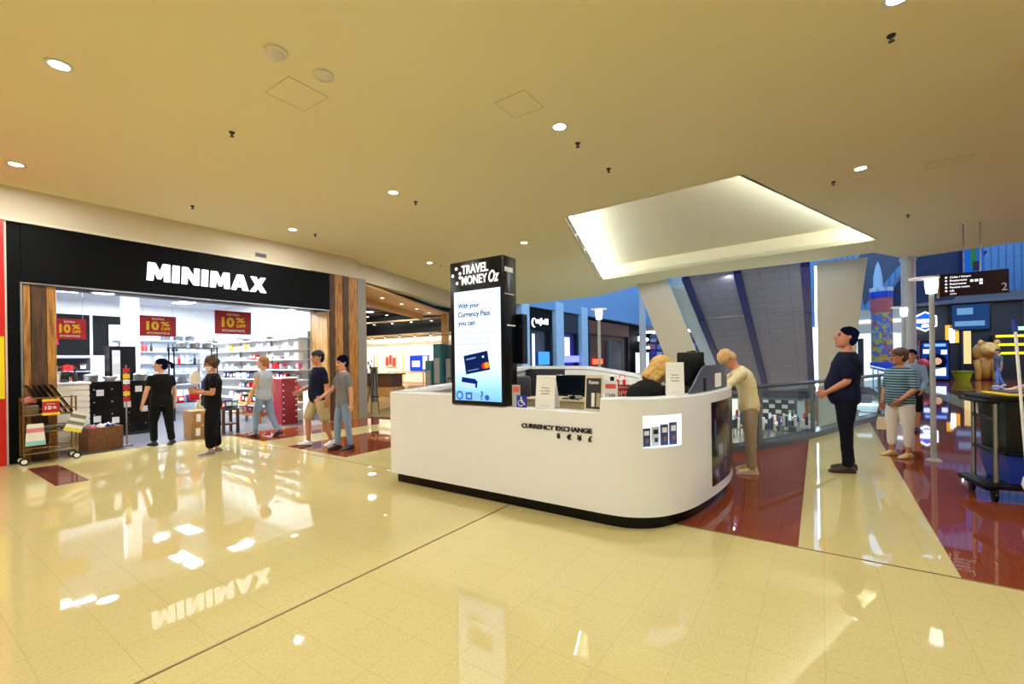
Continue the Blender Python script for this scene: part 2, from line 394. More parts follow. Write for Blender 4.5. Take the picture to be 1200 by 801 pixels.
# ---------------------------------------------------------------- ceiling fittings
m_trimw = mat('white_fitting', (232, 228, 216), .5)
bm = BM(); lathe(bm, [(.075, .0), (.105, .0), (.11, -.012), (.075, -.008)], (0, 0, 0), 28, cap=False); ring_me = obj('bezel', bm, m_trimw)
bm = BM(); lathe(bm, [(.0, -.006), (.074, -.006), (.074, -.002), (.0, -.002)], (0, 0, 0), 28); lens_me = obj('lens', bm, e_lamp)
r_me, l_me = ring_me.data, lens_me.data
bpy.data.objects.remove(ring_me); bpy.data.objects.remove(lens_me)
DL = [(-5.91, 1.08, 'big lit downlight at the edge of the ceiling above the red shopfront'), (-9.31, 1.25, 'lit downlight close to the bulkhead above the red shopfront'), (-5.91, 5.11, 'lit downlight in mid ceiling before the wooden entry'), (-9.28, 5.25, 'lit downlight near the bulkhead above the white sign letters'),
      (-9.35, 9.4, 'small lit downlight in front of the timber soffit of the next store'), (-2.61, 4.88, 'lit downlight in the ceiling straight above the sign tower of the kiosk'), (.53, 8.69, 'lit downlight beside the thin bright edge of the ceiling recess'), (-5.94, 9.2, 'small lit downlight between the kiosk sign tower and ceiling recess'), (.54, 4.72, 'lit downlight cut by the top edge of the view, above the tall man')]
for x, y, lab in DL:
    T = thing('downlight', lab, 'light', (x, y, H4), 'ceiling downlights')
    for n, me in (('bezel', r_me), ('lens', l_me)):
        o = bpy.data.objects.new(n, me); C.objects.link(o); o.parent = T
def sprinkler(x, y, lab, r=.035):
    T = thing('ceiling_sprinkler', lab, 'sprinkler', (x, y, H4), 'ceiling sprinklers')
    bm = BM(); lathe(bm, [(0, 0), (r, 0), (r*.8, -.015), (.012, -.02), (.01, -.05), (.0, -.05)], (0, 0, 0), 14); obj('escutcheon', bm, m_dark, T)
    bm = BM(); lathe(bm, [(0, -.05), (.024, -.05), (.024, -.055), (0, -.055)], (0, 0, 0), 12); obj('deflector', bm, m_dark, T)
T = thing('security_camera', 'small dark security camera hanging where the bulkhead meets the ceiling above the stone pillar', 'camera', (-10.72, 7.75, H4))
bm = BM(); cyl(bm, (0, 0, 0), (0, 0, -.14), .012); lathe(bm, [(0, 0), (.05, 0), (.05, -.015), (0, -.015)]); obj('stem', bm, m_grey, T)
bm = BM(); cyl(bm, (0, -.06, -.17), (0, .08, -.14), .035); obj('housing', bm, m_dark, T, smooth=50)
T = thing('wall_vent', 'small slotted grey vent in the bulkhead above the end of the black fascia', 'vent', (-10.54, 5.2, 3.98))
bm = BM(); box(bm, -.005, .012, -.12, .12, 0, .07); obj('grille', bm, m_dgrey, T); bm = BM(); box(bm, -.006, .016, -.13, .13, -.01, 0); box(bm, -.006, .016, -.13, .13, .07, .08); obj('frame', bm, m_grey, T)
for x, y, s in [(-5.95, 2.61, 'between the smoke detectors and shop bulkhead'), (.55, 5.25, 'beside the downlight above the tall man'), (-2.62, 5.4, 'just behind the downlight above the sign tower'), (-5.95, 5.65, 'behind the mid ceiling downlight'), (-9.25, 5.75, 'behind the downlight above the sign letters'), (-9.35, 9.85, 'behind the downlight before the timber soffit'),
                (.2, 9.1, 'beside the downlight at the recess edge'), (-9.3, 3.4, 'over the storefront, close to the bulkhead'), (-2.6, 6.4, 'between sign tower downlight and recess'), (1.5, 12.2, 'near the hanging brown sign')]:
    sprinkler(x, y, 'small dark ceiling sprinkler '+s)
def smoke(x, y, lab, k):
    T = thing('smoke_detector', lab, 'detector', (x, y, H4), 'round ceiling detectors')
    bm = BM(); lathe(bm, [(0, 0), (.1, 0), (.1, -.02), (.085, -.03), (0, -.03)], (0, 0, 0), 24); obj('base', bm, m_trimw, T, smooth=40)
    bm = BM(); lathe(bm, [(.07, -.03), (.06, -.06*k), (.035, -.085*k), (0, -.09*k)], (0, 0, 0), 24); obj('dome', bm, m_trimw, T, smooth=40)
smoke(-4.07, 2.17, 'white domed ceiling detector with dark tip beside the access hatch', 1.0)
smoke(-4.03, 2.62, 'flatter white round ceiling detector at the hatch corner', .6)
def hatch(n, c, w, d, yaw=0):
    bm = BM(); M = Matrix.Translation((c[0], c[1], 0)) @ Matrix.Rotation(yaw, 4, 'Z')
    for a in ((-w/2, w/2, -d/2, -d/2+.008), (-w/2, w/2, d/2-.008, d/2), (-w/2, -w/2+.008, -d/2, d/2), (w/2-.008, w/2, -d/2, d/2)): box(bm, *a, H4-.004, H4-.0005, 1, 0, M)
    box(bm, -w/2, w/2, -d/2, d/2, H4-.002, H4-.0003, 0, 0, M)
    struct('ceiling_hatch_%d' % n, bm, [m_ceil, mat('hatch_gap', (226, 206, 158), .8)])
hatch(1, (-4.56, 2.65), .46, .44); hatch(2, (-2.75, 4.2), .4, .4); hatch(3, (1.6, 9.2), .5, .3)
# ================================================================ the kiosk
KP = [(-4.58, 3.86), (-1.66, 3.86)]
arc = catmull([(-1.66, 3.86, 0), (-1.42, 3.9, 0), (-1.19, 4.07, 0), (-1.03, 4.4, 0), (-.94, 4.85, 0), (-.885, 5.35, 0), (-.88, 5.75, 0), (-.93, 6.15, 0), (-1.08, 6.5, 0), (-1.4, 6.8, 0), (-1.9, 6.95, 0), (-2.4, 7.0, 0)], 7)
raw = [(-4.58, 3.86), (-4.0, 3.86), (-3.51, 3.86), (-3.5, 3.86), (-3.0, 3.86), (-2.4, 3.86), (-1.69, 3.86), (-1.68, 3.86)]+[(p.x, p.y) for p in arc]
raw += [(-2.4-(2.0*i/10), 7.0) for i in range(1, 11)]+[(-4.5, 6.97), (-4.56, 6.9), (-4.58, 6.8)]+[(-4.58, 6.8-2.88*i/10) for i in range(1, 11)]
def ktop(x, y):
    if y < 3.87:
        if x < -3.505: return 1.16
        if x < -1.685: return 1.05
        return 1.185
    if x < -4.5: return 1.16+(y-3.86)*.05+.11*smoothstep((y-5.2)/1.6)
    if y > 6.6 and x < -1.4: return 1.19+.235*smoothstep((-1.5-x)/1.9)
    return 1.19
def kw(x, y):   # ledge width inward
    if x < -4.5 and y > 3.87: return .26
    return .14
n = len(raw)
def inward(i, d):
    a, b = V(raw[i-1]), V(raw[(i+1) % n]); t = (b-a)
    if i == 0: return V((raw[0][0]+d*1.8, raw[0][1]+d))
    t.normalize(); return V((raw[i][0]-t.y*d, raw[i][1]+t.x*d))
NICHE = (-1.32, -1.075)      # x range of the brochure niche on the front curve
zl = [.12, .3, .74, 1.03]
def in_niche(p, q): return p[1] < 4.4 and q[1] < 4.4 and NICHE[0] <= (p[0]+q[0])/2 <= NICHE[1] and min(p[0], q[0]) > -1.6
K = thing('service_counter', 'white rounded currency exchange kiosk counter with black lettering and black plinth', 'counter', (0, 0, 0))
bm = BM(); nid = []
outer = []
for i, (x, y) in enumerate(raw):
    outer.append([bm.verts.new((x, y, z)) for z in zl]+[bm.verts.new((x, y, ktop(x, y)-.012)), bm.verts.new((*inward(i, .012), ktop(x, y)))])
inner = []
for i, (x, y) in enumerate(raw):
    w = kw(x, y); p = inward(i, w); q = inward(i, w+.0)
    inner.append([bm.verts.new((p.x, p.y, ktop(x, y))), bm.verts.new((p.x, p.y, ktop(x, y)-.05)), bm.verts.new((*inward(i, w*.7), ktop(x, y)-.06)), bm.verts.new((*inward(i, w*.7), .12))])
for i in range(n):
    j = (i+1) % n
    for k in range(5):
        if k == 2 and in_niche(raw[i], raw[j]): nid.append(i); continue
        bm.faces.new((outer[i][k], outer[j][k], outer[j][k+1], outer[i][k+1]))
    bm.faces.new((outer[i][5], outer[j][5], inner[j][0], inner[i][0]))
    for k in range(3): bm.faces.new((inner[i][k], inner[j][k], inner[j][k+1], inner[i][k+1]))
    bm.faces.new((inner[i][3], inner[j][3], outer[j][0], outer[i][0]))
obj('counter_body', bm, m_counter, K, smooth=35)
bm = BM()
prism(bm, [tuple(inward(i, .06)) for i in range(n)], .0, .12, 0, [[tuple(inward(i, .1)) for i in reversed(range(n))]]); obj('plinth', bm, m_black, K)
# niche box behind the opening
i0, i1 = nid[0], nid[-1]+1
bm = BM()
ln = [V(raw[i]) for i in range(i0, i1+1)]; li = [inward(i, .085) for i in range(i0, i1+1)]
bk_ = [[bm.verts.new((p.x, p.y, z)) for z in (.74, 1.03)] for p in li]; ft_ = [[bm.verts.new((p.x, p.y, z)) for z in (.74, 1.03)] for p in ln]
for a in range(len(li)-1):
    bm.faces.new((bk_[a][0], bk_[a+1][0], bk_[a+1][1], bk_[a][1]))
    for z in (0, 1): bm.faces.new((bk_[a][z], bk_[a+1][z], ft_[a+1][z], ft_[a][z]))
for a in (0, -1): bm.faces.new((bk_[a][0], bk_[a][1], ft_[a][1], ft_[a][0]))
obj('brochure_niche', bm, em('niche_light', (236, 242, 255), 1.1), K)
m_br = [mat('leaflet_navy', (40, 58, 104), .4), mat('leaflet_pale', (206, 214, 224), .4), mat('leaflet_blue', (54, 70, 120), .4), mat('leaflet_indigo', (60, 74, 130), .4)]
for k in range(4):
    t = (k+.5)/4; a = li[0].lerp(li[-1], t); f = ln[0].lerp(ln[-1], t); c = a.lerp(f, .45)
    tdir = (li[-1]-li[0]).normalized(); h = [.165, .175, .19, .205][k]
    T = thing('leaflet', ['navy leaflet at the left end of the brochure niche', 'pale leaflet with a dark picture in the lit brochure niche', 'blue leaflet third along the lit brochure niche', 'tallest indigo leaflet at the end of the brochure niche'][k].replace('left', 'sign-tower'), 'leaflet', (c.x, c.y, .742), 'leaflets in the counter niche')
    M = frame((0, 0, 0), (tdir.x, tdir.y, 0), (0, 0, 1))
    bm = BM(); rect(bm, M, -.04, .04, 0, h, -.006, .006); obj('sheet', bm, m_br[k], T)
    bm = BM(); rect(bm, M, -.026, .026, h*.62, h*.86, .006, .0075); obj('heading', bm, m_paper if k != 1 else m_dark, T); bm = BM(); rect(bm, M, -.012, .022, h*.2, h*.42, .006, .0075); obj('picture', bm, mat('leaflet_orange', (150, 100, 80), .5) if k != 1 else m_dark, T)
# black advert panel wrapped round the end
idx = [i for i in range(n) if -.975 < raw[i][0] < -.5 and 4.86 < raw[i][1] < 6.32 and raw[i][0] > -1]
def strip(bm, idx, z0, z1, d0, d1, mi=0):
    A = [[V((*inward(i, d), z)) for d, z in ((d0, z0), (d1, z0), (d1, z1), (d0, z1))] for i in idx]; loft(bm, A, mi)
bm = BM(); strip(bm, idx, .22, 1.08, -.004, .0); obj('advert_panel', bm, mat('advert_black', (14, 20, 34), .12, var=.5, scale=5), K, smooth=40)
bm = BM(); random.seed(3)
AM = [mat('advert_pale', (150, 156, 165), .3), mat('advert_tan', (120, 104, 88), .3), mat('advert_mauve', (78, 62, 70), .3), mat('advert_navy', (28, 44, 92), .3)]
for a, b, z0_, z1_, k in ((3, 6, .5, .62, 0), (6, 8, .45, .7, 1), (5, 8, .3, .42, 2), (1, 3, .7, .9, 3), (8, 11, .8, 1.0, 3)): bm = BM(); strip(bm, idx[a:b], z0_, z1_, -.0055, -.004); obj('advert_picture', bm, AM[k], K)
# lettering
F = frame((0, 3.86, 0), (1, 0, 0), (0, 0, 1))
bm = BM(); text(bm, 'CURRENCY EXCHANGE', F, -2.55, .848, .785, .047, -.001, .012, .022, space=.92); obj('lettering', bm, m_text, K)
bm = BM()
for ch, x in zip('$€¥£', (-2.12, -2.005, -1.895, -1.785)): text(bm, ch, F, x, .77, None, .055, -.001, .012, .03, align='C')
obj('currency_symbols', bm, m_text, K)
# inside: back wall lining and desk
def lining(i0, i1, z0, m, nm, d0=.2):
    ids = [i for i in range(n) if raw[i][1] > 6.9 and i0 <= raw[i][0] <= i1]
    bm = BM(); A = []
    for i in ids:
        x, y = raw[i]; t = ktop(x, y)-.065
        A.append([V((*inward(i, .1), z0)), V((*inward(i, d0), z0)), V((*inward(i, d0), t)), V((*inward(i, .1), t))])
    loft(bm, A); obj(nm, bm, m, K)
lining(-4.5, -3.55, .13, m_dark, 'dark_lining'); lining(-3.6, -1.9, .13, mat('white_lining', (244, 244, 242), .4), 'white_lining')
bm = BM()
prism(bm, [(-4.2, 4.02), (-1.75, 4.02), (-1.75, 4.55), (-4.2, 4.55)], .70, .735); prism(bm, [(-1.36, 4.16), (-1.28, 4.25), (-1.12, 4.9), (-1.06, 5.6), (-1.2, 6.2), (-1.36, 6.2), (-1.32, 5.4)], .96, 1.0)
obj('worktop', bm, mat('beige_laminate', (186, 170, 138), .4), K)
bm = BM(); box(bm, -4.2, -1.75, 4.5, 4.53, .13, .7); box(bm, -4.3, -3.6, 6.0, 6.75, .13, .9, 0, .02)
obj('desk_front', bm, m_dark, K)
# low inner cabinet across the middle (beige top with cable holes) behind the slot
T = thing('desk_cabinet', 'beige topped desk with black cable holes behind the counter slot', 'desk', (-2.6, 5.0, 0))
bm = BM(); box(bm, -.5, .74, -.3, .35, .05, 1.04, 0, .01); obj('carcass', bm, mat('beige_laminate2', (182, 164, 130), .45), T)
bm = BM(); box(bm, -.52, .76, -.32, .37, 1.04, 1.065, 0, .006); obj('top', bm, mat('beige_laminate2', (182, 164, 130)), T)
bm = BM(); [cyl(bm, (x, -.27+dy, 1.065), (x, -.27+dy, 1.068), .012) for x, dy in ((.2, 0), (.26, .02), (.23, .06))]; obj('cable_grommet', bm, m_black, T)
# monitor in the slot
T = thing('computer_monitor', 'black computer monitor standing behind the white notice in the counter slot', 'monitor', (-2.48, 4.85, 1.065))
bm = BM(); box(bm, -.22, .22, -.02, .025, .03, .29, 0, .012); obj('casing', bm, m_black, T, smooth=30)
bm = BM(); box(bm, -.2, .2, -.024, -.02, .06, .275); obj('screen', bm, mat('dark_screen', (14, 26, 36), .08), T)
bm = BM(); box(bm, -.03, .03, .0, .04, 0.01, .06); box(bm, -.1, .1, -.06, .1, 0, .012); obj('stand', bm, m_black, T)
bm = BM(); box(bm, -.04, .02, -.0255, -.024, .038, .046); box(bm, .05, .14, -.0255, -.024, .038, .046); obj('status_label', bm, m_paper, T)
# leaning dark lid at the sign tower (swooping dark shape inside)
T = thing('office_chair', 'black high-backed office chair behind the sign tower inside the kiosk', 'chair', (-3.85, 5.6, 0), yaw=.6)
bm = BM(); box(bm, -.27, .27, -.06, .06, .62, 1.3, 0, .05); obj('backrest', bm, m_dark, T, smooth=40)
bm = BM(); box(bm, -.26, .26, -.5, -.0, .45, .54, 0, .035); obj('seat', bm, m_dark, T, smooth=40)
bm = BM(); cyl(bm, (0, -.25, .12), (0, -.25, .46), .03); obj('gas_lift', bm, m_chrome, T)
for k in range(5):
    a = 2*PI*k/5; bm = BM(); tube(bm, [(0, -.25, .13), (.28*math.cos(a), -.25+.28*math.sin(a), .06)], [.025, .018]); ball(bm, (.28*math.cos(a), -.25+.28*math.sin(a), .028), .028); obj('caster_leg', bm, m_black, T)
# --- sign tower
S = thing('sign_tower', 'tall black digital advertising tower on the counter with a lit blue screen', 'sign', (-3.5, 3.84, 1.05))
bm = BM(); box(bm, 0, .75, 0, .25, 0.003, 1.61, 0, .012); obj('casing', bm, m_black, S, smooth=30)
Fs = frame((0, 0, 0), (1, 0, 0), (0, 0, 1))
bm = BM(); rect(bm, Fs, .062, .712, .05, 1.27, -.002, .004, 0)
ms = bpy.data.materials.new('advert_screen'); ms.use_nodes = True
nt = ms.node_tree; nt.nodes.clear(); o_ = nt.nodes.new('ShaderNodeOutputMaterial'); e_ = nt.nodes.new('ShaderNodeEmission'); tc = nt.nodes.new('ShaderNodeTexCoord'); sp = nt.nodes.new('ShaderNodeSeparateXYZ'); r_ = nt.nodes.new('ShaderNodeValToRGB')
nt.links.new(tc.outputs['Generated'], sp.inputs[0]); nt.links.new(sp.outputs['Z'], r_.inputs[0]); nt.links.new(r_.outputs[0], e_.inputs[0]); nt.links.new(e_.outputs[0], o_.inputs[0]); e_.inputs[1].default_value = 1.15
cr_ = r_.color_ramp; cr_.elements[0].color = lin((120, 185, 250))+(1,); cr_.elements[1].color = lin((214, 238, 255))+(1,)
q = cr_.elements.new(.12); q.color = lin((150, 205, 252))+(1,); q = cr_.elements.new(.28); q.color = lin((205, 232, 255))+(1,); q = cr_.elements.new(.6); q.color = lin((228, 243, 255))+(1,)
obj('screen', bm, ms, S)
e_navy = em('screen_navy', (16, 40, 120), 1.0); e_mid = em('screen_grey', (150, 175, 205), 1.0); e_card = em('screen_card', (18, 34, 84), .9); e_w = em('screen_white', (240, 248, 255), 1.2)
for s, z, w in (('With your', 1.065, .31), ('Currency Pass', .965, .455), ('you can', .87, .245)): bm = BM(); text(bm, s, Fs, .12, z, w, None, .004, .006, .02); obj('lettering', bm, e_navy, S)
bm = BM()
for s, z, w in (('Load up to ten currencies and lock', .785, .5), ('in your rate before you fly. Shop', .72, .44), ('online and overseas every day.', .66, .44)): text(bm, s, Fs, .13, z, w, .032, .004, .0055, 0)
obj('small_lettering', bm, e_mid, S)
Rm = Fs @ Matrix.Translation((.38, .47, 0)) @ Matrix.Rotation(math.radians(9), 4, 'Z')
bm = BM(); rect(bm, Rm, -.17, .17, -.105, .105, .004, .007); obj('card_picture', bm, e_card, S)
for nm, f, m in (('card_circle', lambda b: disc(b, Rm, .1, -.05, .034, .007, .0085), em('mark_red', (220, 40, 30), 1)), ('card_circle', lambda b: disc(b, Rm, .135, -.05, .034, .007, .009), em('mark_orange', (250, 150, 30), 1)), ('card_lettering', lambda b: rect(b, Rm, -.14, -.0, .05, .066, .007, .0085), em('mark_blue', (110, 150, 200), 1)), ('card_lettering', lambda b: rect(b, Rm, -.14, .02, -.075, -.066, .007, .0085), em('mark_blue', (110, 150, 200), 1)), ('card_chip', lambda b: rect(b, Rm, .09, .115, .04, .06, .007, .0085), e_w)):
    bm = BM(); f(bm); obj(nm, bm, m, S)
bm = BM()
R2 = Fs @ Matrix.Translation((.27, .235, 0)) @ Matrix.Rotation(math.radians(-6), 4, 'Z')
rect(bm, R2, -.11, .09, .01, .065, .004, .007, 0); rect(bm, R2, -.11, .09, -.045, .01, .004, .007, 1); rect(bm, R2, .09, .115, -.03, .05, .004, .007, 0)
prism(bm, [(.065, .16), (.3, .15), (.5, .12), (.58, .08), (.58, .055), (.065, .055)], .004, .0048, 2, (), Fs)
disc(bm, Fs, .13, .105, .05, .0048, .006, 3); disc(bm, Fs, .13, .105, .033, .006, .0066, 2); rect(bm, Fs, .22, .31, .06, .14, .0048, .006, 3); rect(bm, Fs, .24, .29, .08, .12, .006, .0066, 2)
text(bm, '?', Fs, .43, .06, None, .1, .0048, .006, .02, 3); disc(bm, Fs, .52, .09, .03, .0048, .006, 3)
obj('luggage_print', bm, [em('bag_navy', (14, 34, 110), 1), em('bag_pale', (190, 215, 245), 1), em('case_blue', (140, 190, 245), 1.0), em('doodle_blue', (40, 90, 190), 1)], S)
bm = BM(); text(bm, 'TRAVEL', Fs, .18, 1.46, .375, .1, .0, .006, .022); text(bm, 'MONEY', Fs, .18, 1.34, .36, .1, .0, .006, .022); text(bm, 'Oz', Fs, .56, 1.335, .14, .13, .0, .006, .02, shear=.3); obj('logo_lettering', bm, em('logo_white', (250, 248, 240), 1.1), S)
bm = BM()
for x, z in ((.045, 1.46), (.1, 1.535), (.155, 1.475), (.11, 1.37), (.155, 1.43)): disc(bm, Fs, x, z, .019, 0, .005, 0, 10)
obj('logo_star', bm, em('logo_white', (250, 248, 240), 1), S)
bm = BM(); box(bm, .749, .753, .03, .18, 1.44, 1.49); box(bm, .749, .753, .03, .2, 1.2, 1.206); box(bm, .749, .752, .06, .22, .86, .875); obj('side_lettering', bm, m_paper, S)
bm = BM(); box(bm, .6, .82, .26, .36, .45, 1.0, 0, .01); obj('back_screen', bm, mat('back_screen_black', (10, 14, 26), .15), S)
# --- notices on the counter
def aframe(name, label, x, y, z, w, h, yaw, lines, foot):
    T = thing(name, label, 'notice', (x, y, z), 'white notices on the counter', yaw)
    bm = BM(); Mf = frame((0, -.015, 0), (1, 0, 0), (0, .13, 1)); rect(bm, Mf, -w/2, w/2, 0, h, -.003, 0); obj('panel', bm, m_paper, T)
    bm = BM(); rect(bm, frame((0, .1, 0), (1, 0, 0), (0, -.25, 1)), -w/2, w/2, 0, h*.97, -.003, 0); obj('back_leg', bm, m_paper, T)
    bm = BM()
    for k, s in enumerate(lines): text(bm, s, Mf, 0, h*(.6-.09*k), w*.5*(len(s)/9)**.5, h*.04, 0, .001, .015, align='C')
    text(bm, foot, Mf, 0, h*.07, w*.45, h*.022, 0, .001, 0, align='C'); obj('print', bm, m_text, T)
aframe('counter_notice', 'white folded notice beside the wheelchair sign on the counter slot', -2.31, 3.93, 1.052, .225, .335, .0, ['Please', 'use other', 'counter'], 'Thank you')
aframe('counter_notice', 'white folded notice in front of the blonde seated woman on the rounded counter', -1.13, 4.33, 1.194, .16, .31, .35, ['Please', 'use other', 'counter'], 'Thank you')
T = thing('rate_board', 'cream framed board with dark rate table standing in the counter slot', 'board', (-1.785, 3.93, 1.052))
Mf = frame((0, 0, 0), (1, 0, 0), (0, .1, 1))
bm = BM(); rect(bm, Mf, -.09, .09, 0, .34, -.012, 0, 0); obj('frame', bm, mat('cream_frame', (214, 204, 180), .5), T)
bm = BM(); rect(bm, Mf, -.075, .075, .02, .31, 0, .002, 0); obj('sheet', bm, m_dark, T)
bm = BM(); rect(bm, Mf, -.02, .012, .04, .17, .002, .003, 0); rect(bm, Mf, .03, .07, .04, .17, .002, .003, 1); text(bm, 'Rates', Mf, 0, .255, .1, None, .002, .003, .02, 0, 'C'); obj('print', bm, [m_paper, mat('sheet_tan', (170, 155, 125))], T)
T = thing('access_sign', 'small blue wheelchair access sign on the counter beside the sign tower', 'sign', (-2.56, 3.875, 1.052))
bm = BM(); rect(bm, Fs, -.062, .062, 0, .125, -.006, 0); obj('plate', bm, mat('access_blue', (24, 50, 168), .35), T)
bm = BM()
disc(bm, Fs, -.005, .1, .011, 0, .002); cyl(bm, (-.005, -.001, .088), (.0, -.001, .055), .006); cyl(bm, (0, -.001, .055), (.028, -.001, .052), .006); cyl(bm, (.028, -.001, .052), (.038, -.001, .026), .006); cyl(bm, (-.003, -.001, .075), (.02, -.001, .073), .004)
tube(bm, [(-.012+.03*math.cos(a), -.001, .045+.03*math.sin(a)) for a in [math.radians(d) for d in range(100, 331, 23)]], .0045, 6); obj('wheelchair_symbol', bm, m_paper, T)
T = thing('price_card', 'small grey and red sticker card against the side of the sign tower', 'card', (-2.645, 3.9, 1.052))
bm = BM(); rect(bm, Fs, -.05, .05, .01, .23, -.008, 0); box(bm, -.05, .05, 0, .04, 0, .012); obj('card', bm, mat('card_grey', (176, 180, 186)), T)
bm = BM(); rect(bm, Fs, -.042, .042, .155, .21, 0, .001); obj('red_print', bm, mat('coral_print', (226, 96, 80)), T)
T = thing('notice_card', 'pink and white card with black digits next to the red open sign', 'card', (-1.88, 4.6, 1.0))
bm = BM(); rect(bm, Fs, -.075, .075, .0, .3, -.012, 0); obj('card', bm, m_paper, T)
bm = BM(); rect(bm, Fs, -.06, .06, .22, .27, 0, .001, 0); text(bm, '1300', Fs, 0, .13, .1, .035, 0, .001, .02, 1, 'C'); obj('print', bm, [mat('coral_print', (226, 96, 80)), m_text], T)
T = thing('open_sign', 'red sign with pale OPEN lettering inside the kiosk beside the seated woman', 'sign', (-1.91, 4.9, 1.067))
bm = BM(); rect(bm, Fs, -.1, .24, .02, .18, -.012, 0); box(bm, -.08, .1, -.03, .04, 0, .03); obj('board', bm, mat('open_red', (150, 26, 26)), T)
bm = BM(); text(bm, 'CURRENCY', Fs, 0.07, .14, .26, .02, 0, .001, .01, 0, 'C'); text(bm, 'OPEN', Fs, .07, .05, .24, .06, 0, .001, .015, 0, 'C'); obj('lettering', bm, mat('open_pink', (236, 170, 160)), T)
T = thing('gift_bag', 'small white bag with red stripes above the red open sign', 'bag', (-2.28, 6.0, 1.002))
bm = BM(); box(bm, -.07, .07, -.05, .05, 0, .26, 0, .008); obj('body', bm, m_paper, T)
for x in (-.045, .045):
    bm = BM(); box(bm, x-.02, x+.02, -.053, -.05, 0.01, .25); obj('stripe', bm, mat('stripe_red', (224, 40, 40)), T)
bm = BM(); tube(bm, [(-.045, 0, .25), (-.03, 0, .31), (.03, 0, .31), (.045, 0, .25)], .006, 6); obj('handle', bm, mat('stripe_red', (224, 40, 40)), T)
T = thing('card_reader', 'white card machine with black screen on an arm against the white kiosk lining', 'machine', (-2.5, 6.2, 1.0))
bm = BM(); box(bm, -.05, .05, -.02, .05, .14, .3, 0, .012); obj('body', bm, m_white, T); bm = BM(); box(bm, -.03, .03, -.024, -.02, .22, .28); obj('screen', bm, m_black, T); bm = BM(); cyl(bm, (0, .02, 0), (0, .02, .15), .014); box(bm, -.06, .06, -.04, .08, 0, .012); obj('stand', bm, m_dark, T)
T = thing('inner_counter', 'grey inner counter along the middle of the kiosk carrying the white bag', 'counter', (-2.3, 6.2, 0))
bm = BM(); box(bm, -.6, .6, -.35, .3, .05, .97, 0, .01); obj('carcass', bm, m_dgrey, T); bm = BM(); box(bm, -.62, .62, -.37, .32, .97, 1.0, 0, .006); obj('top', bm, m_white, T)
# --- right end of the counter
T = thing('computer_monitor', 'big black monitor seen from behind, beside the curved grey screen', 'monitor', (-1.19, 5.2, 1.003), yaw=.25)
bm = BM(); box(bm, -.14, .14, -.03, .03, .16, .6, 0, .015); obj('casing', bm, m_black, T, smooth=30); bm = BM(); box(bm, -.03, .03, -.05, -.02, 0.01, .3); box(bm, -.11, .11, -.08, .1, 0, .015); obj('stand', bm, m_black, T)
bm = BM(); box(bm, -.12, .12, .03, .034, .19, .58); obj('screen', bm, mat('dark_screen', (14, 26, 36), .08), T)
T = thing('computer_monitor', 'narrow black monitor edge behind the white notice near the blonde woman', 'monitor', (-1.25, 5.5, 1.003), yaw=1.98)
bm = BM(); box(bm, -.16, .16, -.025, .025, .28, .62, 0, .012); obj('casing', bm, m_black, T, smooth=30); bm = BM(); box(bm, -.03, .03, .0, .05, .01, .32); box(bm, -.1, .1, -.08, .1, 0, .015); obj('stand', bm, m_black, T)
bm = BM(); box(bm, -.14, .14, -.029, -.025, .3, .6); obj('screen', bm, mat('dark_screen', (14, 26, 36), .08), T)
bm = BM()
ids = [i for i in range(n) if raw[i][0] > -1.05 and 4.5 < raw[i][1] < 6.1]
A = []
for k, i in enumerate(ids):
    h = 1.19+.27*smoothstep((k+1.5)/(len(ids)*.3)); A.append([V((*inward(i, .05), 1.193)), V((*inward(i, .068), 1.193)), V((*inward(i, .068), h)), V((*inward(i, .05), h))])
loft(bm, A); PS = thing('privacy_screen', 'curved slate grey privacy screen standing on the rounded end of the counter', 'screen', (0, 0, 0)); obj('panel', bm, m_dgrey, PS, smooth=40)
bm = BM(); k0 = len(ids)//2-3; strip(bm, ids[k0:k0+5], 1.22, 1.37, .047, .0495); obj('paper_notice', bm, m_paper, PS)
bm = BM(); strip(bm, ids[k0-5:k0-3], 1.2, 1.33, .047, .0495); obj('dark_label', bm, m_black, PS)
T = thing('hand_sanitiser', 'clear pump bottle of hand sanitiser on the inner desk by the grey screen', 'bottle', (-1.2, 5.75, 1.003))
bm = BM(); lathe(bm, [(0, .22), (.034, .22), (.036, .36), (.03, .4), (.012, .42), (.012, .43), (0, .43)], (0, 0, 0), 16); obj('bottle', bm, mat('sanitiser', (226, 222, 220), .2), T, smooth=40)
bm = BM(); cyl(bm, (0, 0, .43), (0, 0, .48), .008); box(bm, -.01, .04, -.008, .008, .475, .487); obj('pump', bm, m_white, T)
bm = BM(); box(bm, -.08, .08, -.08, .08, 0, .22, 0, .01); obj('stand', bm, m_dark, T)
for k, (x, y) in enumerate(((-1.22, 4.66), (-1.18, 4.95))):
    T = thing('desk_phone' if k == 0 else 'card_terminal', ['white desk telephone behind the notice on the rounded counter', 'small black card terminal between notice and grey privacy screen'][k], 'phone' if k == 0 else 'terminal', (x, y, 1.003), yaw=.8)
    bm = BM(); loft(bm, [[V((-.07, -.08, 0)), V((.07, -.08, 0)), V((.07, .08, 0)), V((-.07, .08, 0))], [V((-.06, -.07, .12)), V((.06, -.07, .12)), V((.06, .05, .24)), V((-.06, .05, .24))]]); obj('body', bm, m_white if k == 0 else m_black, T)
    bm = BM(); box(bm, -.065, -.03, -.06, .04, .2, .24, 0, .01) if k == 0 else box(bm, -.04, .04, -.075, -.07, .05, .1); obj('handset' if k == 0 else 'screen', bm, m_dark if k == 0 else m_grey, T)
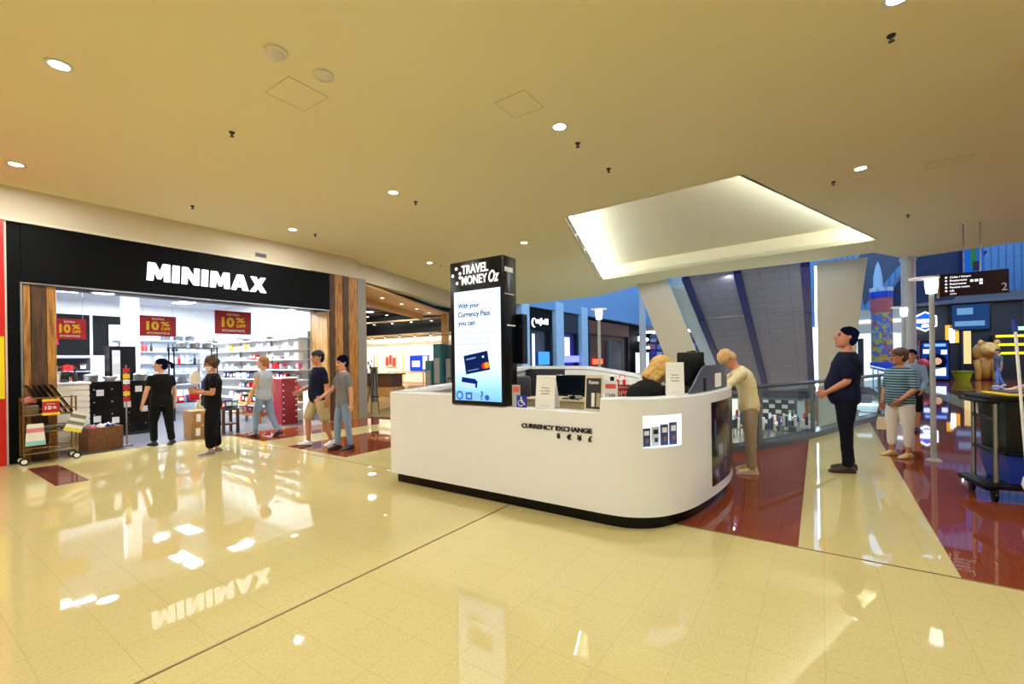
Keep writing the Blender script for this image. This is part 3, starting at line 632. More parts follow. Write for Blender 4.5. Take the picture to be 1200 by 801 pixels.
# ================================================================ the kitchenware store
SX = -10.55
FS = frame((SX, 0, 0), (0, 1, 0), (0, 0, 1))
T = thing('shop_fascia', 'long black shop fascia carrying bold white MINIMAX letters', 'sign', (0, 0, 0))
bm = BM(); box(bm, SX-.5, SX, 1.45, 6.95, 2.9, 3.855, 0, .01); obj('fascia_board', bm, m_matblack, T)
bm = BM(); box(bm, SX-.3, SX-.02, 1.3, 1.45, 0, 3.855); obj('side_board', bm, m_matblack, T)
bm = BM(); box(bm, SX-.03, SX+.012, 1.44, 1.465, 0, 2.9); box(bm, SX-.03, SX+.012, 1.44, 6.95, 2.885, 2.905); obj('metal_edge', bm, m_steel, T)
e_letter = em('letter_white', (255, 255, 255), 1.7)
x = 3.08
W = {'M': .44, 'I': .145, 'N': .37, 'A': .42, 'X': .42}
tot = sum(W[c] for c in 'MINIMAX')+.045*6; k = (5.3-3.08)/tot
z0, z1 = 3.16, 3.5
def letter(bm, c, x0, w):
    def P(*pts, holes=()): prism(bm, [(x0+a*w, z0+b*(z1-z0)) for a, b in pts], .0, .05, 0, [[(x0+a*w, z0+b*(z1-z0)) for a, b in h] for h in holes], FS)
    s = .06
    if c == 'I': P((0, 0), (.9, 0), (1, 1), (.1, 1))
    if c == 'M': P((0, 0), (.26, 0), (.31, .55), (.46, .12), (.6, .12), (.74, .55), (.74, 0), (1, 0), (1, 1), (.7, 1), (.55, .52), (.36, 1), (.06, 1))
    if c == 'N': P((0, 0), (.29, 0), (.31, .52), (.68, 0), (.97, 0), (1, 1), (.72, 1), (.7, .48), (.34, 1), (.04, 1))
    if c == 'A': P((0, 0), (.27, 0), (.34, .2), (.63, .2), (.69, 0), (1, 0), (.69, 1), (.36, 1), holes=[((.4, .38), (.5, .72), (.58, .38))])
    if c == 'X': P((0, 0), (.31, 0), (.5, .28), (.68, 0), (1, 0), (.68, .5), (.97, 1), (.68, 1), (.52, .74), (.37, 1), (.06, 1), (.35, .5))
for c in 'MINIMAX':
    bm = BM(); letter(bm, c, x, W[c]*k); obj('letter', bm, e_letter, T); x += (W[c]+.045)*k
# timber pillars of the entrance
def pillar(name, lab, x0, x1, boards):
    T = thing(name, lab, 'pillar', (0, 0, 0))
    for a, b, m in boards:
        bm = BM(); box(bm, x0, x1, a+.004, b-.004, 0, 2.88 if 'low' in name else 3.855, 0, .006); obj('board', bm, m, T)
    return T
P1 = thing('timber_pillar', 'rough timber pillar behind the metal trolley at the shop entrance', 'pillar', (0, 0, 0), 'timber entrance pillars')
for a, b, m in ((1.47, 1.56, m_wood1), (1.56, 1.74, m_wood2), (1.74, 1.86, m_wood1)):
    bm = BM(); box(bm, SX-.45, SX-.03, a+.004, b-.004, 0, 2.88, 0, .006); obj('board', bm, m, P1)
P2 = thing('timber_pillar', 'wide timber clad pillar between the kitchenware shop and the next store', 'pillar', (0, 0, 0), 'timber entrance pillars')
for a, b, m in ((6.95, 7.1, m_wood2), (7.1, 7.34, m_wood1), (7.34, 7.52, m_wood2), (7.52, 7.8, m_wood1)):
    bm = BM(); box(bm, SX-.78, SX-.01, a+.004, b-.004, 0, 3.86, 0, .006); obj('board', bm, m, P2)
bm = BM(); box(bm, SX-.74, SX-.04, 6.88, 6.95, 0, 2.88); obj('reveal_board', bm, wood('pale_reveal_wood', (150, 104, 44), (205, 160, 80)), P2)
bm = BM(); box(bm, SX-.8, SX, 7.8, 8.08, 0, 3.86); struct('pillar_stone', bm, mat('grey_stone', (140, 134, 128), .7, var=.12, scale=12))
# room shell
m_swall = mat('shop_white_wall', (240, 243, 246), .7, var=.01)
bm = BM(); box(bm, -17.6, -17.4, 1.2, 7.1, 0, 3.5); struct('wall_shop_back', bm, m_swall)
bm = BM(); box(bm, -17.6, SX-.8, 6.95, 7.1, 0, 3.5); struct('wall_shop_side', bm, m_swall)
bm = BM(); box(bm, -17.6, SX-.3, 1.2, 1.4, 0, 3.5); struct('wall_shop_near', bm, m_swall)
bm = BM(); box(bm, -17.6, SX-.5, 1.2, 7.1, 3.4, 3.5); struct('ceiling_shop', bm, mat('shop_ceiling', (200, 204, 212), .8, var=.02))
bm = BM(); box(bm, SX-1.0, SX-.5, 1.4, 6.95, 2.93, 3.42); struct('trim_shop_soffit', bm, m_dark)
bm = BM(); box(bm, -14.6, -14.3, 3.72, 4.02, 0, 3.4); struct('column_shop', bm, m_swall)
bm = BM()
for k in range(3): box(bm, -17.39, -17.36, 2.1+k*.85, 2.1+k*.85+.78, 1.85, 3.0)
struct('trim_shop_panel', bm, m_matblack)
def light(name, lab, loc, size, e=e_cool, cat='light', round_=0, group=None):
    T = thing(name, lab, cat, loc, group)
    bm = BM()
    if round_: lathe(bm, [(0, -.012), (size[0], -.012), (size[0], 0), (0, 0)], (0, 0, 0), 24)
    else: box(bm, -size[0], size[0], -size[1], size[1], -.012, 0)
    obj('lens', bm, e, T)
    bm = BM()
    if round_: lathe(bm, [(size[0], -.015), (size[0]+.025, -.012), (size[0]+.025, 0), (size[0], 0)], (0, 0, 0), 24, cap=False)
    else: 
        a, b = size; [box(bm, *q, -.016, 0) for q in ((-a-.03, -a, -b-.03, b+.03), (a, a+.03, -b-.03, b+.03), (-a, a, -b-.03, -b), (-a, a, b, b+.03))]
    obj('bezel', bm, m_white, T); return T
light('ceiling_panel_light', 'bright white round ceiling light just under the fascia over the shop entrance', (-11.25, 2.62, 2.93), (.16,), e_cool, round_=1)
light('downlight', 'small round white light at the far end of the shop entrance soffit', (-11.25, 6.3, 2.93), (.08,), e_cool, round_=1)
light('downlight', 'smaller round ceiling light just inside the shop behind the entrance light', (-12.3, 2.7, 3.4), (.1,), e_cool, round_=1)
light('ceiling_panel_light', 'flat white rectangular light panel above the first red sale sign', (-12.9, 2.3, 3.4), (.3, .15))
light('ceiling_panel_light', 'flat white light panel deeper in the shop, over the black wall panels', (-15.2, 2.9, 3.4), (.3, .2))
light('ceiling_panel_light', 'flat white light panel in mid shop ceiling before the white column', (-13.6, 4.6, 3.4), (.4, .2))
light('ceiling_panel_light', 'flat white light panel close to the long kitchenware shelves', (-12.8, 5.7, 3.4), (.5, .2)); light('ceiling_panel_light', 'flat white light panel over the far glass shelves', (-15.6, 5.5, 3.4), (.5, .2))
# red sale signs
def sale(y0, y1, z0, z1, lab, x=-11.6, tilt=0):
    T = thing('sale_sign', lab, 'sign', (x, (y0+y1)/2, z0), 'red sale signs'); M = frame((0, 0, 0), (0, 1, 0), (0, 0, 1)); w, h = (y1-y0), (z1-z0)
    bm = BM(); rect(bm, M, -w/2, w/2, 0, h, -.01, 0); obj('board', bm, mat('sale_red', (178, 20, 32), .45), T)
    bm = BM(); text(bm, 'EXTRA', M, 0, h*.8, w*.34, h*.09, 0, .004, .02, 0, 'C'); text(bm, 'STOREWIDE', M, 0, h*.1, w*.62, h*.1, 0, .004, .02, 0, 'C'); obj('small_lettering', bm, m_paper, T)
    bm = BM(); text(bm, '10', M, -w*.32, h*.29, w*.34, h*.44, 0, .004, .045); text(bm, '%', M, w*.06, h*.5, w*.26, h*.23, 0, .004, .04); text(bm, 'OFF', M, w*.07, h*.29, w*.27, h*.16, 0, .004, .04); obj('big_figures', bm, m_yellow, T)
    top = 2.93 if x > -11.4 else 3.4
    bm = BM(); [cyl(bm, (-.005, sx*w*.4, h), (-.005, sx*w*.4, top-z0), .003, seg=5) for sx in (-1, 1)]; obj('hanging_wire', bm, m_steel, T)
sale(3.26, 3.9, 2.15, 2.58, 'red ten percent sale sign over the woman in black walking into the shop')
sale(4.66, 5.47, 2.25, 2.8, 'red ten percent sale sign above the long shelves of kitchenware')
sale(1.99, 2.44, 2.05, 2.43, 'red ten percent sale sign beside the pink figure near the timber pillar')

# ---- goods
g_white = mat('white_ceramic', (244, 244, 242), .2, var=.01); g_cream = mat('cream_ceramic', (226, 214, 190), .25); g_red = mat('red_enamel', (190, 28, 30), .2); g_blk = mat('black_enamel', (20, 20, 24), .25); g_steel = m_steel
g_yel = mat('yellow_ceramic', (236, 196, 40), .3); g_blue = mat('navy_carton', (36, 52, 120), .5); g_kraft = m_card; g_grey = mat('grey_ceramic', (150, 154, 160), .3); g_pink = mat('pink_carton', (214, 110, 130), .5); g_teal = mat('teal_carton', (50, 128, 132), .5)
meshes = {}
def proto(key, bm, m, s=40):
    o = obj(key, bm, m, smooth=s); meshes[key] = o.data; bpy.data.objects.remove(o)
def p_bowl(m, key, r=.1, h=.08):
    bm = BM(); lathe(bm, [(0, 0), (r*.45, 0), (r*.5, .012), (r*.85, h*.6), (r, h), (r*.95, h), (r*.8, h*.6), (r*.4, .02), (0, .018)], seg=18); proto(key, bm, m)
def p_plate(m, key, r=.14):
    bm = BM(); M = Matrix.Rotation(math.radians(-74), 4, 'X'); lathe(bm, [(0, .0), (r*.6, 0), (r*.95, .015), (r, .022), (r*.95, .024), (r*.6, .012), (0, .012)], seg=22, M=Matrix.Translation((0, 0, r)) @ Matrix.Rotation(math.radians(74), 4, 'X')); proto(key, bm, m)
def p_mug(m, key):
    bm = BM(); lathe(bm, [(0, 0), (.04, 0), (.043, .1), (.039, .1), (.036, .012), (0, .01)], seg=16); tube(bm, [(.04, 0, .08), (.075, 0, .075), (.078, 0, .035), (.04, 0, .025)], .007, 7); proto(key, bm, m)
def p_pan(m, key):
    bm = BM(); lathe(bm, [(0, 0), (.12, 0), (.14, .06), (.135, .06), (.115, .006), (0, .006)], seg=20); tube(bm, [(0, -.13, .045), (0, -.2, .065), (0, -.3, .07)], .012, 7); proto(key, bm, [m])
def p_pot(m, key):
    bm = BM(); lathe(bm, [(0, 0), (.11, 0), (.12, .13), (.123, .135), (.1, .155), (.02, .17), (.02, .19), (.0, .19)], seg=20)
    for s in (-1, 1): tube(bm, [(s*.115, -.03, .11), (s*.15, -.02, .115), (s*.15, .02, .115), (s*.115, .03, .11)], .008, 6)
    proto(key, bm, m)
def p_box(m, key, w, d, h):
    bm = BM(); box(bm, -w/2, w/2, -d/2, d/2, 0, h, 0, .006); box(bm, -w*.36, w*.36, -d/2-.002, -d/2, h*.3, h*.75, 1); proto(key, bm, [m, m_paper], 30)
def p_bottle(m, key):
    bm = BM(); lathe(bm, [(0, 0), (.032, 0), (.035, .02), (.035, .14), (.014, .19), (.013, .24), (.016, .245), (.016, .26), (0, .26)], seg=14); proto(key, bm, m)
def p_vase(m, key):
    bm = BM(); lathe(bm, [(0, 0), (.05, 0), (.075, .07), (.06, .16), (.035, .21), (.045, .25), (.04, .25), (.03, .2), (0, .05)], seg=18); proto(key, bm, m)
def p_stand(m, key):
    bm = BM(); lathe(bm, [(0, 0), (.07, 0), (.065, .012), (.015, .03), (.013, .14), (.03, .16), (.15, .165), (.155, .18), (.012, .176), (.009, .3), (.02, .31), (.1, .315), (.1, .326), (0, .33)], seg=20); proto(key, bm, m)
def p_teapot(m, key):
    bm = BM(); lathe(bm, [(0, 0), (.05, 0), (.085, .06), (.07, .12), (.03, .14), (.012, .15), (.015, .165), (0, .17)], seg=18); tube(bm, [(.07, 0, .05), (.12, 0, .08), (.14, 0, .13)], [.016, .011, .008], 8); tube(bm, [(-.065, 0, .11), (-.12, 0, .11), (-.12, 0, .05), (-.075, 0, .04)], .008, 7); proto(key, bm, m)
p_bowl(g_white, 'bowl'); p_bowl(g_white, 'serving_bowl', .14, .1); p_bowl(g_grey, 'grey_bowl', .1, .08); p_plate(g_white, 'plate'); p_plate(g_grey, 'tray_plate', .17); p_mug(g_white, 'mug'); p_mug(g_red, 'red_mug'); p_pan(g_blk, 'frying_pan'); p_pot(g_steel, 'saucepan'); p_pot(g_red, 'casserole')
p_box(g_white, 'boxed_set', .2, .16, .17); p_box(g_blue, 'navy_carton', .15, .14, .19); p_box(g_pink, 'pink_carton', .13, .12, .16); p_box(g_kraft, 'kraft_carton', .16, .14, .14); p_box(g_blk, 'black_carton', .14, .12, .2); p_box(g_teal, 'teal_carton', .14, .12, .17); p_box(g_red, 'red_carton', .14, .12, .16)
p_bottle(g_blk, 'oil_bottle'); p_bottle(g_white, 'white_bottle'); p_vase(g_white, 'vase'); p_vase(g_yel, 'yellow_vase'); p_stand(g_white, 'cake_stand'); p_teapot(g_white, 'teapot'); p_bottle(g_red, 'red_bottle')
DESC = {'bowl': 'white ceramic bowl', 'serving_bowl': 'wide white serving bowl', 'grey_bowl': 'grey ceramic bowl', 'plate': 'white plate on edge', 'tray_plate': 'large grey plate on edge', 'mug': 'white mug', 'red_mug': 'red mug', 'frying_pan': 'black frying pan', 'saucepan': 'steel lidded pot', 'casserole': 'red lidded pot', 'boxed_set': 'white gift box', 'navy_carton': 'navy carton', 'pink_carton': 'pink carton', 'kraft_carton': 'brown carton', 'black_carton': 'black carton', 'teal_carton': 'teal carton', 'red_carton': 'red carton', 'oil_bottle': 'black bottle', 'white_bottle': 'white bottle', 'red_bottle': 'red bottle', 'vase': 'white vase', 'yellow_vase': 'yellow vase', 'cake_stand': 'white tiered cake stand', 'teapot': 'white teapot'}
def put(key, x, y, z, lab, group, yaw=0, s=1):
    o = bpy.data.objects.new(key, meshes[key]); C.objects.link(o); o.location = (x, y, z+.001); o.rotation_euler = (0, 0, yaw); o.scale = (s, s, s)
    cat = key.split('_')[-1]; tag(o, lab, {'set': 'box', 'casserole': 'pot', 'saucepan': 'pot'}.get(cat, cat), group); return o
HALF = {'bowl': .1, 'serving_bowl': .14, 'grey_bowl': .1, 'plate': .14, 'tray_plate': .17, 'mug': .06, 'red_mug': .06, 'frying_pan': .14, 'saucepan': .15, 'casserole': .15, 'boxed_set': .1, 'navy_carton': .08, 'pink_carton': .07, 'kraft_carton': .08, 'black_carton': .07, 'teal_carton': .07, 'red_carton': .07, 'oil_bottle': .035, 'white_bottle': .035, 'red_bottle': .035, 'vase': .075, 'yellow_vase': .075, 'cake_stand': .155, 'teapot': .13}
# long shelf unit on the side wall
ZS = [2.22, 1.93, 1.65, 1.37, 1.09, .8, .5]
U = thing('shelving_unit', 'long white kitchenware shelving unit on the shop wall beside the timber pillar', 'shelf', (0, 0, 0))
bm = BM(); box(bm, -17.3, -11.4, 6.91, 6.945, .05, 2.9); obj('back_panel', bm, m_white, U)
for z in ZS:
    bm = BM(); box(bm, -17.3, -11.4, 6.55, 6.91, z-.03, z, 0, .004); obj('shelf', bm, m_white, U)
bm = BM(); [box(bm, x-.02, x+.02, 6.86, 6.91, .05, 2.4) for x in (-11.45, -13.4, -15.3, -17.25)]; obj('upright', bm, m_steel, U)
bm = BM(); box(bm, -17.3, -11.4, 6.5, 6.9, .02, .3); obj('base_plinth', bm, m_white, U)
rng = random.Random(11)
pools = [['tray_plate', 'frying_pan', 'cake_stand', 'tray_plate', 'serving_bowl', 'vase', 'boxed_set', 'plate'], ['bowl', 'plate', 'yellow_vase', 'mug', 'teapot', 'boxed_set', 'vase', 'bowl', 'white_bottle'], ['bowl', 'bowl', 'mug', 'plate', 'red_carton', 'boxed_set', 'teapot', 'grey_bowl', 'white_bottle'], ['mug', 'bowl', 'pink_carton', 'boxed_set', 'plate', 'casserole', 'mug', 'grey_bowl'],
         ['black_carton', 'red_carton', 'boxed_set', 'kraft_carton', 'saucepan', 'grey_bowl', 'navy_carton'], ['red_carton', 'pink_carton', 'black_carton', 'boxed_set', 'teal_carton', 'red_bottle', 'oil_bottle', 'red_mug'], ['yellow_vase', 'red_carton', 'black_carton', 'kraft_carton', 'boxed_set', 'red_bottle', 'navy_carton']]
for r, z in enumerate(ZS):
    x = -11.55; k = 0
    while x > -16.6 and k < 20:
        key = rng.choice(pools[r]); h = HALF[key]; x -= h
        put(key, x, 6.7+rng.uniform(-.02, .02) if key not in ('frying_pan',) else 6.75, z, f'{DESC[key]}, {ORD[k]} from the timber pillar on the {ORD[r]} shelf from top', 'goods on the long shelves', 0, .8 if r and 'plate' in key else .86 if r and ('bottle' in key or 'vase' in key) else 1)
        x -= h+rng.uniform(.02, .07); k += 1
# glass shelves on the back wall
ZB = [2.3, 1.95, 1.6, 1.25, .9, .55]
U = thing('shelving_unit', 'pale glass display shelves on the back wall behind the white column', 'shelf', (0, 0, 0))
bm = BM(); box(bm, -17.39, -17.35, 4.15, 6.5, .1, 2.75); obj('back_panel', bm, mat('pale_blue_back', (222, 232, 242), .4), U)
for z in ZB:
    bm = BM(); box(bm, -17.35, -17.0, 4.2, 6.45, z-.02, z); obj('shelf', bm, mat('glass_shelf', (206, 220, 232), .15), U)
bp = [['vase', 'plate', 'saucepan', 'saucepan'], ['plate', 'serving_bowl', 'vase', 'red_bottle', 'oil_bottle'], ['bowl', 'plate', 'vase', 'grey_bowl'], ['mug', 'bowl', 'white_bottle', 'teapot', 'grey_bowl'], ['bowl', 'boxed_set', 'navy_carton', 'grey_bowl'], ['boxed_set', 'teal_carton', 'black_carton']]
for r, z in enumerate(ZB):
    y = 4.3; k = 0
    while y < 6.25 and k < 14:
        key = rng.choice(bp[r]); h = HALF[key]; y += h
        put(key, -17.17, y, z, f'{DESC[key]}, {ORD[k]} from the white column on the {ORD[r]} back wall shelf', 'goods on the back wall shelves', PI/2, .85 if 'plate' in key else 1); y += h+rng.uniform(.02, .07); k += 1
# dark rack of pots in front of the back shelves
U = thing('pot_rack', 'black metal rack of pots in front of the back wall shelves', 'rack', (-14.7, 5.35, 0))
for z in (.5, 1.05, 1.55, 2.0):
    bm = BM(); box(bm, -.2, .2, -.55, .55, z-.02, z); obj('shelf', bm, m_black, U)
for sx in (-.18, .18):
    for sy in (-.53, .53):
        bm = BM(); box(bm, sx-.015, sx+.015, sy-.015, sy+.015, 0, 2.02); obj('post', bm, m_black, U)
for r, (z, keys) in enumerate(((2.0, ['saucepan', 'saucepan', 'saucepan']), (1.55, ['red_bottle', 'white_bottle', 'oil_bottle', 'mug', 'bowl']), (1.05, ['saucepan', 'boxed_set', 'serving_bowl']), (.5, ['red_carton', 'navy_carton', 'boxed_set', 'teal_carton']))):
    for k, key in enumerate(keys): put(key, -14.68, 4.9+(k+.5)*.94/len(keys), z, f'{DESC[key]}, {ORD[k]} along the {ORD[r]} tier of the black pot rack', 'goods on the black rack', PI/2)
# tall carton stand and people-height display in front of shelves
def island(name, lab, loc, w, d, h, m, items, yaw=0, legs=None, grp='goods on the shop tables'):
    U = thing(name, lab, 'table' if 'table' in name else 'stand', loc, None, yaw)
    bm = BM(); box(bm, -w/2, w/2, -d/2, d/2, h-.04, h, 0, .005); obj('top', bm, m, U)
    for sx in (-1, 1):
        for sy in (-1, 1):
            bm = BM(); box(bm, sx*(w/2-.03)-.025, sx*(w/2-.03)+.025, sy*(d/2-.03)-.025, sy*(d/2-.03)+.025, 0, h-.04); obj('leg', bm, legs or m, U)
    bm = BM(); box(bm, -w/2+.04, w/2-.04, -d/2+.04, d/2-.04, h*.35, h*.35+.03); obj('lower_shelf', bm, m, U)
    return U
island('display_table', 'low timber display table of cartons under the long shelves', (-12.7, 6.0, 0), 1.7, .5, .5, m_wood1, [])
for k, key in enumerate(['yellow_vase', 'red_carton', 'black_carton', 'red_carton', 'kraft_carton', 'black_carton', 'red_bottle', 'boxed_set']): put(key, -12.0-.2*k, 5.95, .5, f'{DESC[key]}, {ORD[k]} from the entrance on the low timber table', 'goods on the low timber table')
for k, key in enumerate(['red_carton', 'boxed_set', 'black_carton', 'red_carton', 'pink_carton', 'boxed_set']): put(key, -12.05-.26*k, 6.05, .205, f'{DESC[key]}, {ORD[k]} from the entrance on the shelf under the timber table', 'goods under the low timber table')
# red spotted display stand beside pillar
T = thing('display_stand', 'tall red display stand behind the man in the navy shirt', 'stand', (-11.2, 6.1, 0))
bm = BM(); box(bm, -.25, .18, -.2, .2, 0, 1.15, 0, .01); obj('body', bm, mat('stand_red', (136, 18, 30), .5), T); bm = BM(); [ball(bm, (.182, -.16+.32*(j % 2), .1+.075*j), (.004, .018, .018)) for j in range(14)]; obj('dots', bm, m_paper, T); bm = BM(); box(bm, -.26, .19, -.21, .21, 1.15, 1.18); obj('top', bm, m_white, T)
T = thing('carton_display', 'white and blue carton display standing against the wide timber pillar', 'stand', (-10.42, 6.35, 0))
bm = BM(); box(bm, -.16, .16, -.16, .16, 0, .95, 0, .008); obj('body', bm, m_white, T); bm = BM(); [box(bm, .16, .164, -.12, .12, .12+.28*j, .3+.28*j) for j in range(3)]; obj('print', bm, mat('pale_blue_print', (120, 150, 200)), T)
# black cabinets with price cards
T = thing('drawer_display', 'black drawer display with small white price cards near the white column', 'cabinet', (-12.9, 3.2, 0))
bm = BM(); box(bm, -.3, .3, -.6, .6, .08, 1.2, 0, .01); obj('carcass', bm, m_black, T); bm = BM(); box(bm, -.27, .27, -.57, .57, 0, .08); obj('plinth', bm, m_dark, T)
for a in range(4):
    for b in range(4):
        bm = BM(); box(bm, .3, .318, -.58+.29*a, -.31+.29*a, .12+.265*b, .36+.265*b, 0, .006); d = obj('drawer', bm, m_black, T)
        bm = BM(); ball(bm, (.325, -.445+.29*a, .24+.265*b), .014); obj('knob', bm, m_steel, d)
for a, b in ((.1, .62), (-.4, .35), (.4, .5), (-.1, .3), (-.35, .9), (.3, .95)):
    bm = BM(); box(bm, .328, .333, a-.06, a+.06, b, b+.13); obj('price_card', bm, m_paper, T)
for k, (key, y) in enumerate((('saucepan', -.42), ('serving_bowl', -.1), ('oil_bottle', .15), ('saucepan', .42))): put(key, -12.9, 3.2+y, 1.2, f'{DESC[key]}, {ORD[k]} from the timber pillar on top of the black drawers', 'goods on the black drawers')
T = thing('tall_cabinet', 'tall black cabinet with glass side standing against the white column', 'cabinet', (-14.0, 3.55, 0))
bm = BM(); box(bm, -.2, .2, -.25, .25, 0, 2.0, 0, .01); obj('carcass', bm, m_black, T); bm = BM(); box(bm, .2, .206, -.2, -.05, .3, 1.9); obj('side_window', bm, mat('window_tint', (140, 140, 136), .2), T)
for z in (.8, 1.2, 1.6):
    bm = BM(); box(bm, .206, .21, -.18, -.07, z, z+.12); obj('stock', bm, g_cream, T)
T = thing('wall_shelving', 'dark grey shelving of boxed appliances below the black wall panels', 'shelf', (-16.9, 2.9, 0))
for z in (.5, .95, 1.4, 1.78):
    bm = BM(); box(bm, -.3, .3, -1.1, .8, z-.03, z); obj('shelf', bm, m_grey, T)
bm = BM(); box(bm, -.45, -.3, -1.1, .8, 0, 1.8); obj('back_panel', bm, m_dark, T)
for r, z in enumerate((.5, .95, 1.4)):
    for k in range(6):
        key = rng.choice(['boxed_set', 'black_carton', 'saucepan', 'casserole', 'kraft_carton']); put(key, -16.8, 1.95+k*.3, z, f'{DESC[key]}, {ORD[k]} along the {ORD[2-r]} shelf below the black wall panels', 'goods below the black wall panels', PI/2)
# white slatted counter
T = thing('slatted_counter', 'white slatted shop counter behind the metal trolley', 'counter', (-11.65, 2.1, 0))
bm = BM(); box(bm, -.35, .35, -.3, .3, 0, 1.2); obj('carcass', bm, m_white, T)
for k in range(11):
    bm = BM(); box(bm, .35, .37, -.31, .31, .03+.107*k, .118+.107*k, 0, .004); obj('slat', bm, m_white, T)
bm = BM(); box(bm, -.38, .39, -.33, .33, 1.2, 1.24, 0, .005); obj('top', bm, m_white, T)
for k, (key, dx, dy) in enumerate((('boxed_set', .1, -.15), ('black_carton', -.1, .05), ('oil_bottle', .12, .16), ('black_carton', .08, .02))): put(key, -11.65+dx, 2.1+dy, 1.24, f'{DESC[key]} on the white slatted counter, {ORD[k]} from the trolley', 'goods on the slatted counter')
# dark bag and red pot stand in mid shop
U = island('display_table', 'dark stand of hats, bags and red pots in the middle of the shop', (-13.5, 2.35, 0), .6, .7, 1.1, m_black, [])
for k, (key, dx, dy, z) in enumerate((('casserole', .1, .15, 1.1), ('casserole', .05, -.1, 1.1), ('black_carton', -.1, .28, 1.1), ('grey_bowl', -.17, -.22, 1.1), ('black_carton', 0, .1, .416), ('casserole', .1, -.18, .416))): put(key, -13.5+dx, 2.35+dy, z, f'{DESC[key]}, {ORD[k]} on the dark mid shop stand of red pots', 'goods on the dark stand')
# pink figure
T = thing('hanging_banner', 'bright pink twisted cloth banner hanging by the timber pillar', 'banner', (-11.9, 1.86, 1.85))
bm = BM(); loft(bm, [[V((-.02, .16-.32*t+s*w, .1+.75*t)) + V((.04*math.sin(7*t), 0, 0)) for s in (-1, 1)]+[V((.0, .16-.32*t+s*w, .1+.75*t)) + V((.04*math.sin(7*t), 0, 0)) for s in (1, -1)] for t, w in ((0, .1), (.15, .13), (.35, .08), (.55, .06), (.8, .06), (1, .05))]); obj('cloth', bm, mat('hot_pink', (236, 40, 140), .6), T, smooth=60)
bm = BM(); cyl(bm, (0, -.16, .84), (0, -.16, 1.54), .008); ball(bm, (0, -.16, .84), .03); obj('hanger', bm, m_black, T)
# pole with tags and crate
T = thing('wooden_crate', 'brown wooden crate of rolled cloths on the shop floor edge', 'crate', (-11.0, 2.5, 0), yaw=.1)
bm = BM(); box(bm, -.22, .22, -.25, .25, 0, .03); obj('bottom', bm, m_crate, T)
for a in ((.2, .22, -.25, .25), (-.22, -.2, -.25, .25), (-.2, .2, .23, .25), (-.2, .2, -.25, -.23)):
    bm = BM(); box(bm, *a, .03, .42, 0, .004); obj('panel', bm, m_crate, T)
for k, (m, dx, dy) in enumerate(((g_pink, .1, -.15), (g_white, .08, -.02), (g_blue, .1, .1), (g_white, -.06, .14), (g_teal, -.08, -.12), (g_white, .0, .02))):
    bm = BM(); tube(bm, [(0, -.05, .05), (0, .0, .0), (0, .06, .04)], [.045, .05, .04], 9); o = obj('rolled_cloth', bm, m, None, (-11.0+dx, 2.5+dy, .4), 60); tag(o, ['pink rolled cloth at the near end of the crate', 'white rolled cloth next to the pink one in the crate', 'blue rolled cloth in the crate', 'white rolled cloth at the back corner of the crate', 'teal rolled cloth at the crate end', 'white rolled cloth in the centre of the crate'][k], 'cloth', 'rolled cloths in the crate')
bm = BM(); box(bm, -11.14, -10.87, 2.34, 2.66, .035, .36); o = obj('folded_cloth', bm, m_paper); tag(o, 'pale folded cloths filling the brown crate below the rolls', 'cloth')
T = thing('tag_pole', 'slim pole with red and yellow tags standing beside the wooden crate', 'stand', (-10.95, 2.86, 0))
bm = BM(); cyl(bm, (0, 0, .03), (0, 0, 1.55), .012); box(bm, -.09, .09, -.07, .07, 0, .03); obj('pole', bm, m_steel, T)
for k in range(6):
    bm = BM(); box(bm, .013, .025, -.05, .05, .85+.11*k, .94+.11*k); obj('tag', bm, [m_redp, m_yellow, m_redp, m_paper, m_yellow, m_redp][k], T)
# cardboard boxes
for k, (z, lab) in enumerate(((0, 'brown cardboard box at the bottom of the pair behind the woman in black'), (.29, 'brown cardboard box on top of another, with a white label'))):
    T = thing('cardboard_box', lab, 'box', (-10.85, 4.02, z), 'stacked cardboard boxes', .05*k)
    bm = BM(); box(bm, -.2, .2, -.2, .2, 0.001, .285, 0, .005); obj('carton', bm, m_card, T); bm = BM(); box(bm, .2, .202, -.12, -.04, .06, .22); obj('label', bm, m_paper, T); bm = BM(); box(bm, -.201, .2015, -.03, .03, .24, .286); obj('tape', bm, mat('tan_tape', (190, 150, 96), .4), T)
island('display_table', 'small timber stand of leaflets beside the woman with bent arm', (-10.95, 4.62, 0), .4, .35, .55, m_wood2, [])
for k, key in enumerate(('red_carton', 'navy_carton', 'teal_carton')): put(key, -10.95, 4.5+.13*k, .55, f'{DESC[key]} on the small timber stand, {ORD[k]} from the stacked boxes', 'goods on the small stand', PI/2)
T = thing('bag_display', 'narrow stand hung with dark cloth bags behind the stacked cardboard boxes', 'stand', (-11.5, 4.28, 0))
bm = BM(); cyl(bm, (0, 0, 0.02), (0, 0, 1.65), .02); box(bm, -.2, .2, -.2, .2, 0, .025); obj('post', bm, m_steel, T)
for k, (m, y, z) in enumerate(((g_blue, .12, .95), (g_cream, -.1, 1.1), (g_red, -.12, .75), (mat('bag_black', (30, 30, 36), .7), .1, .62), (g_cream, .0, .45))):
    bm = BM(); loft(bm, [[V((.05+.0*t, y-.1*w, z+.3*t)), V((.05, y+.1*w, z+.3*t)), V((.1, y+.1*w, z+.3*t)), V((.1, y-.1*w, z+.3*t))] for t, w in ((0, 1), (.7, .9), (1, .3))]); obj('bag', bm, m, T)
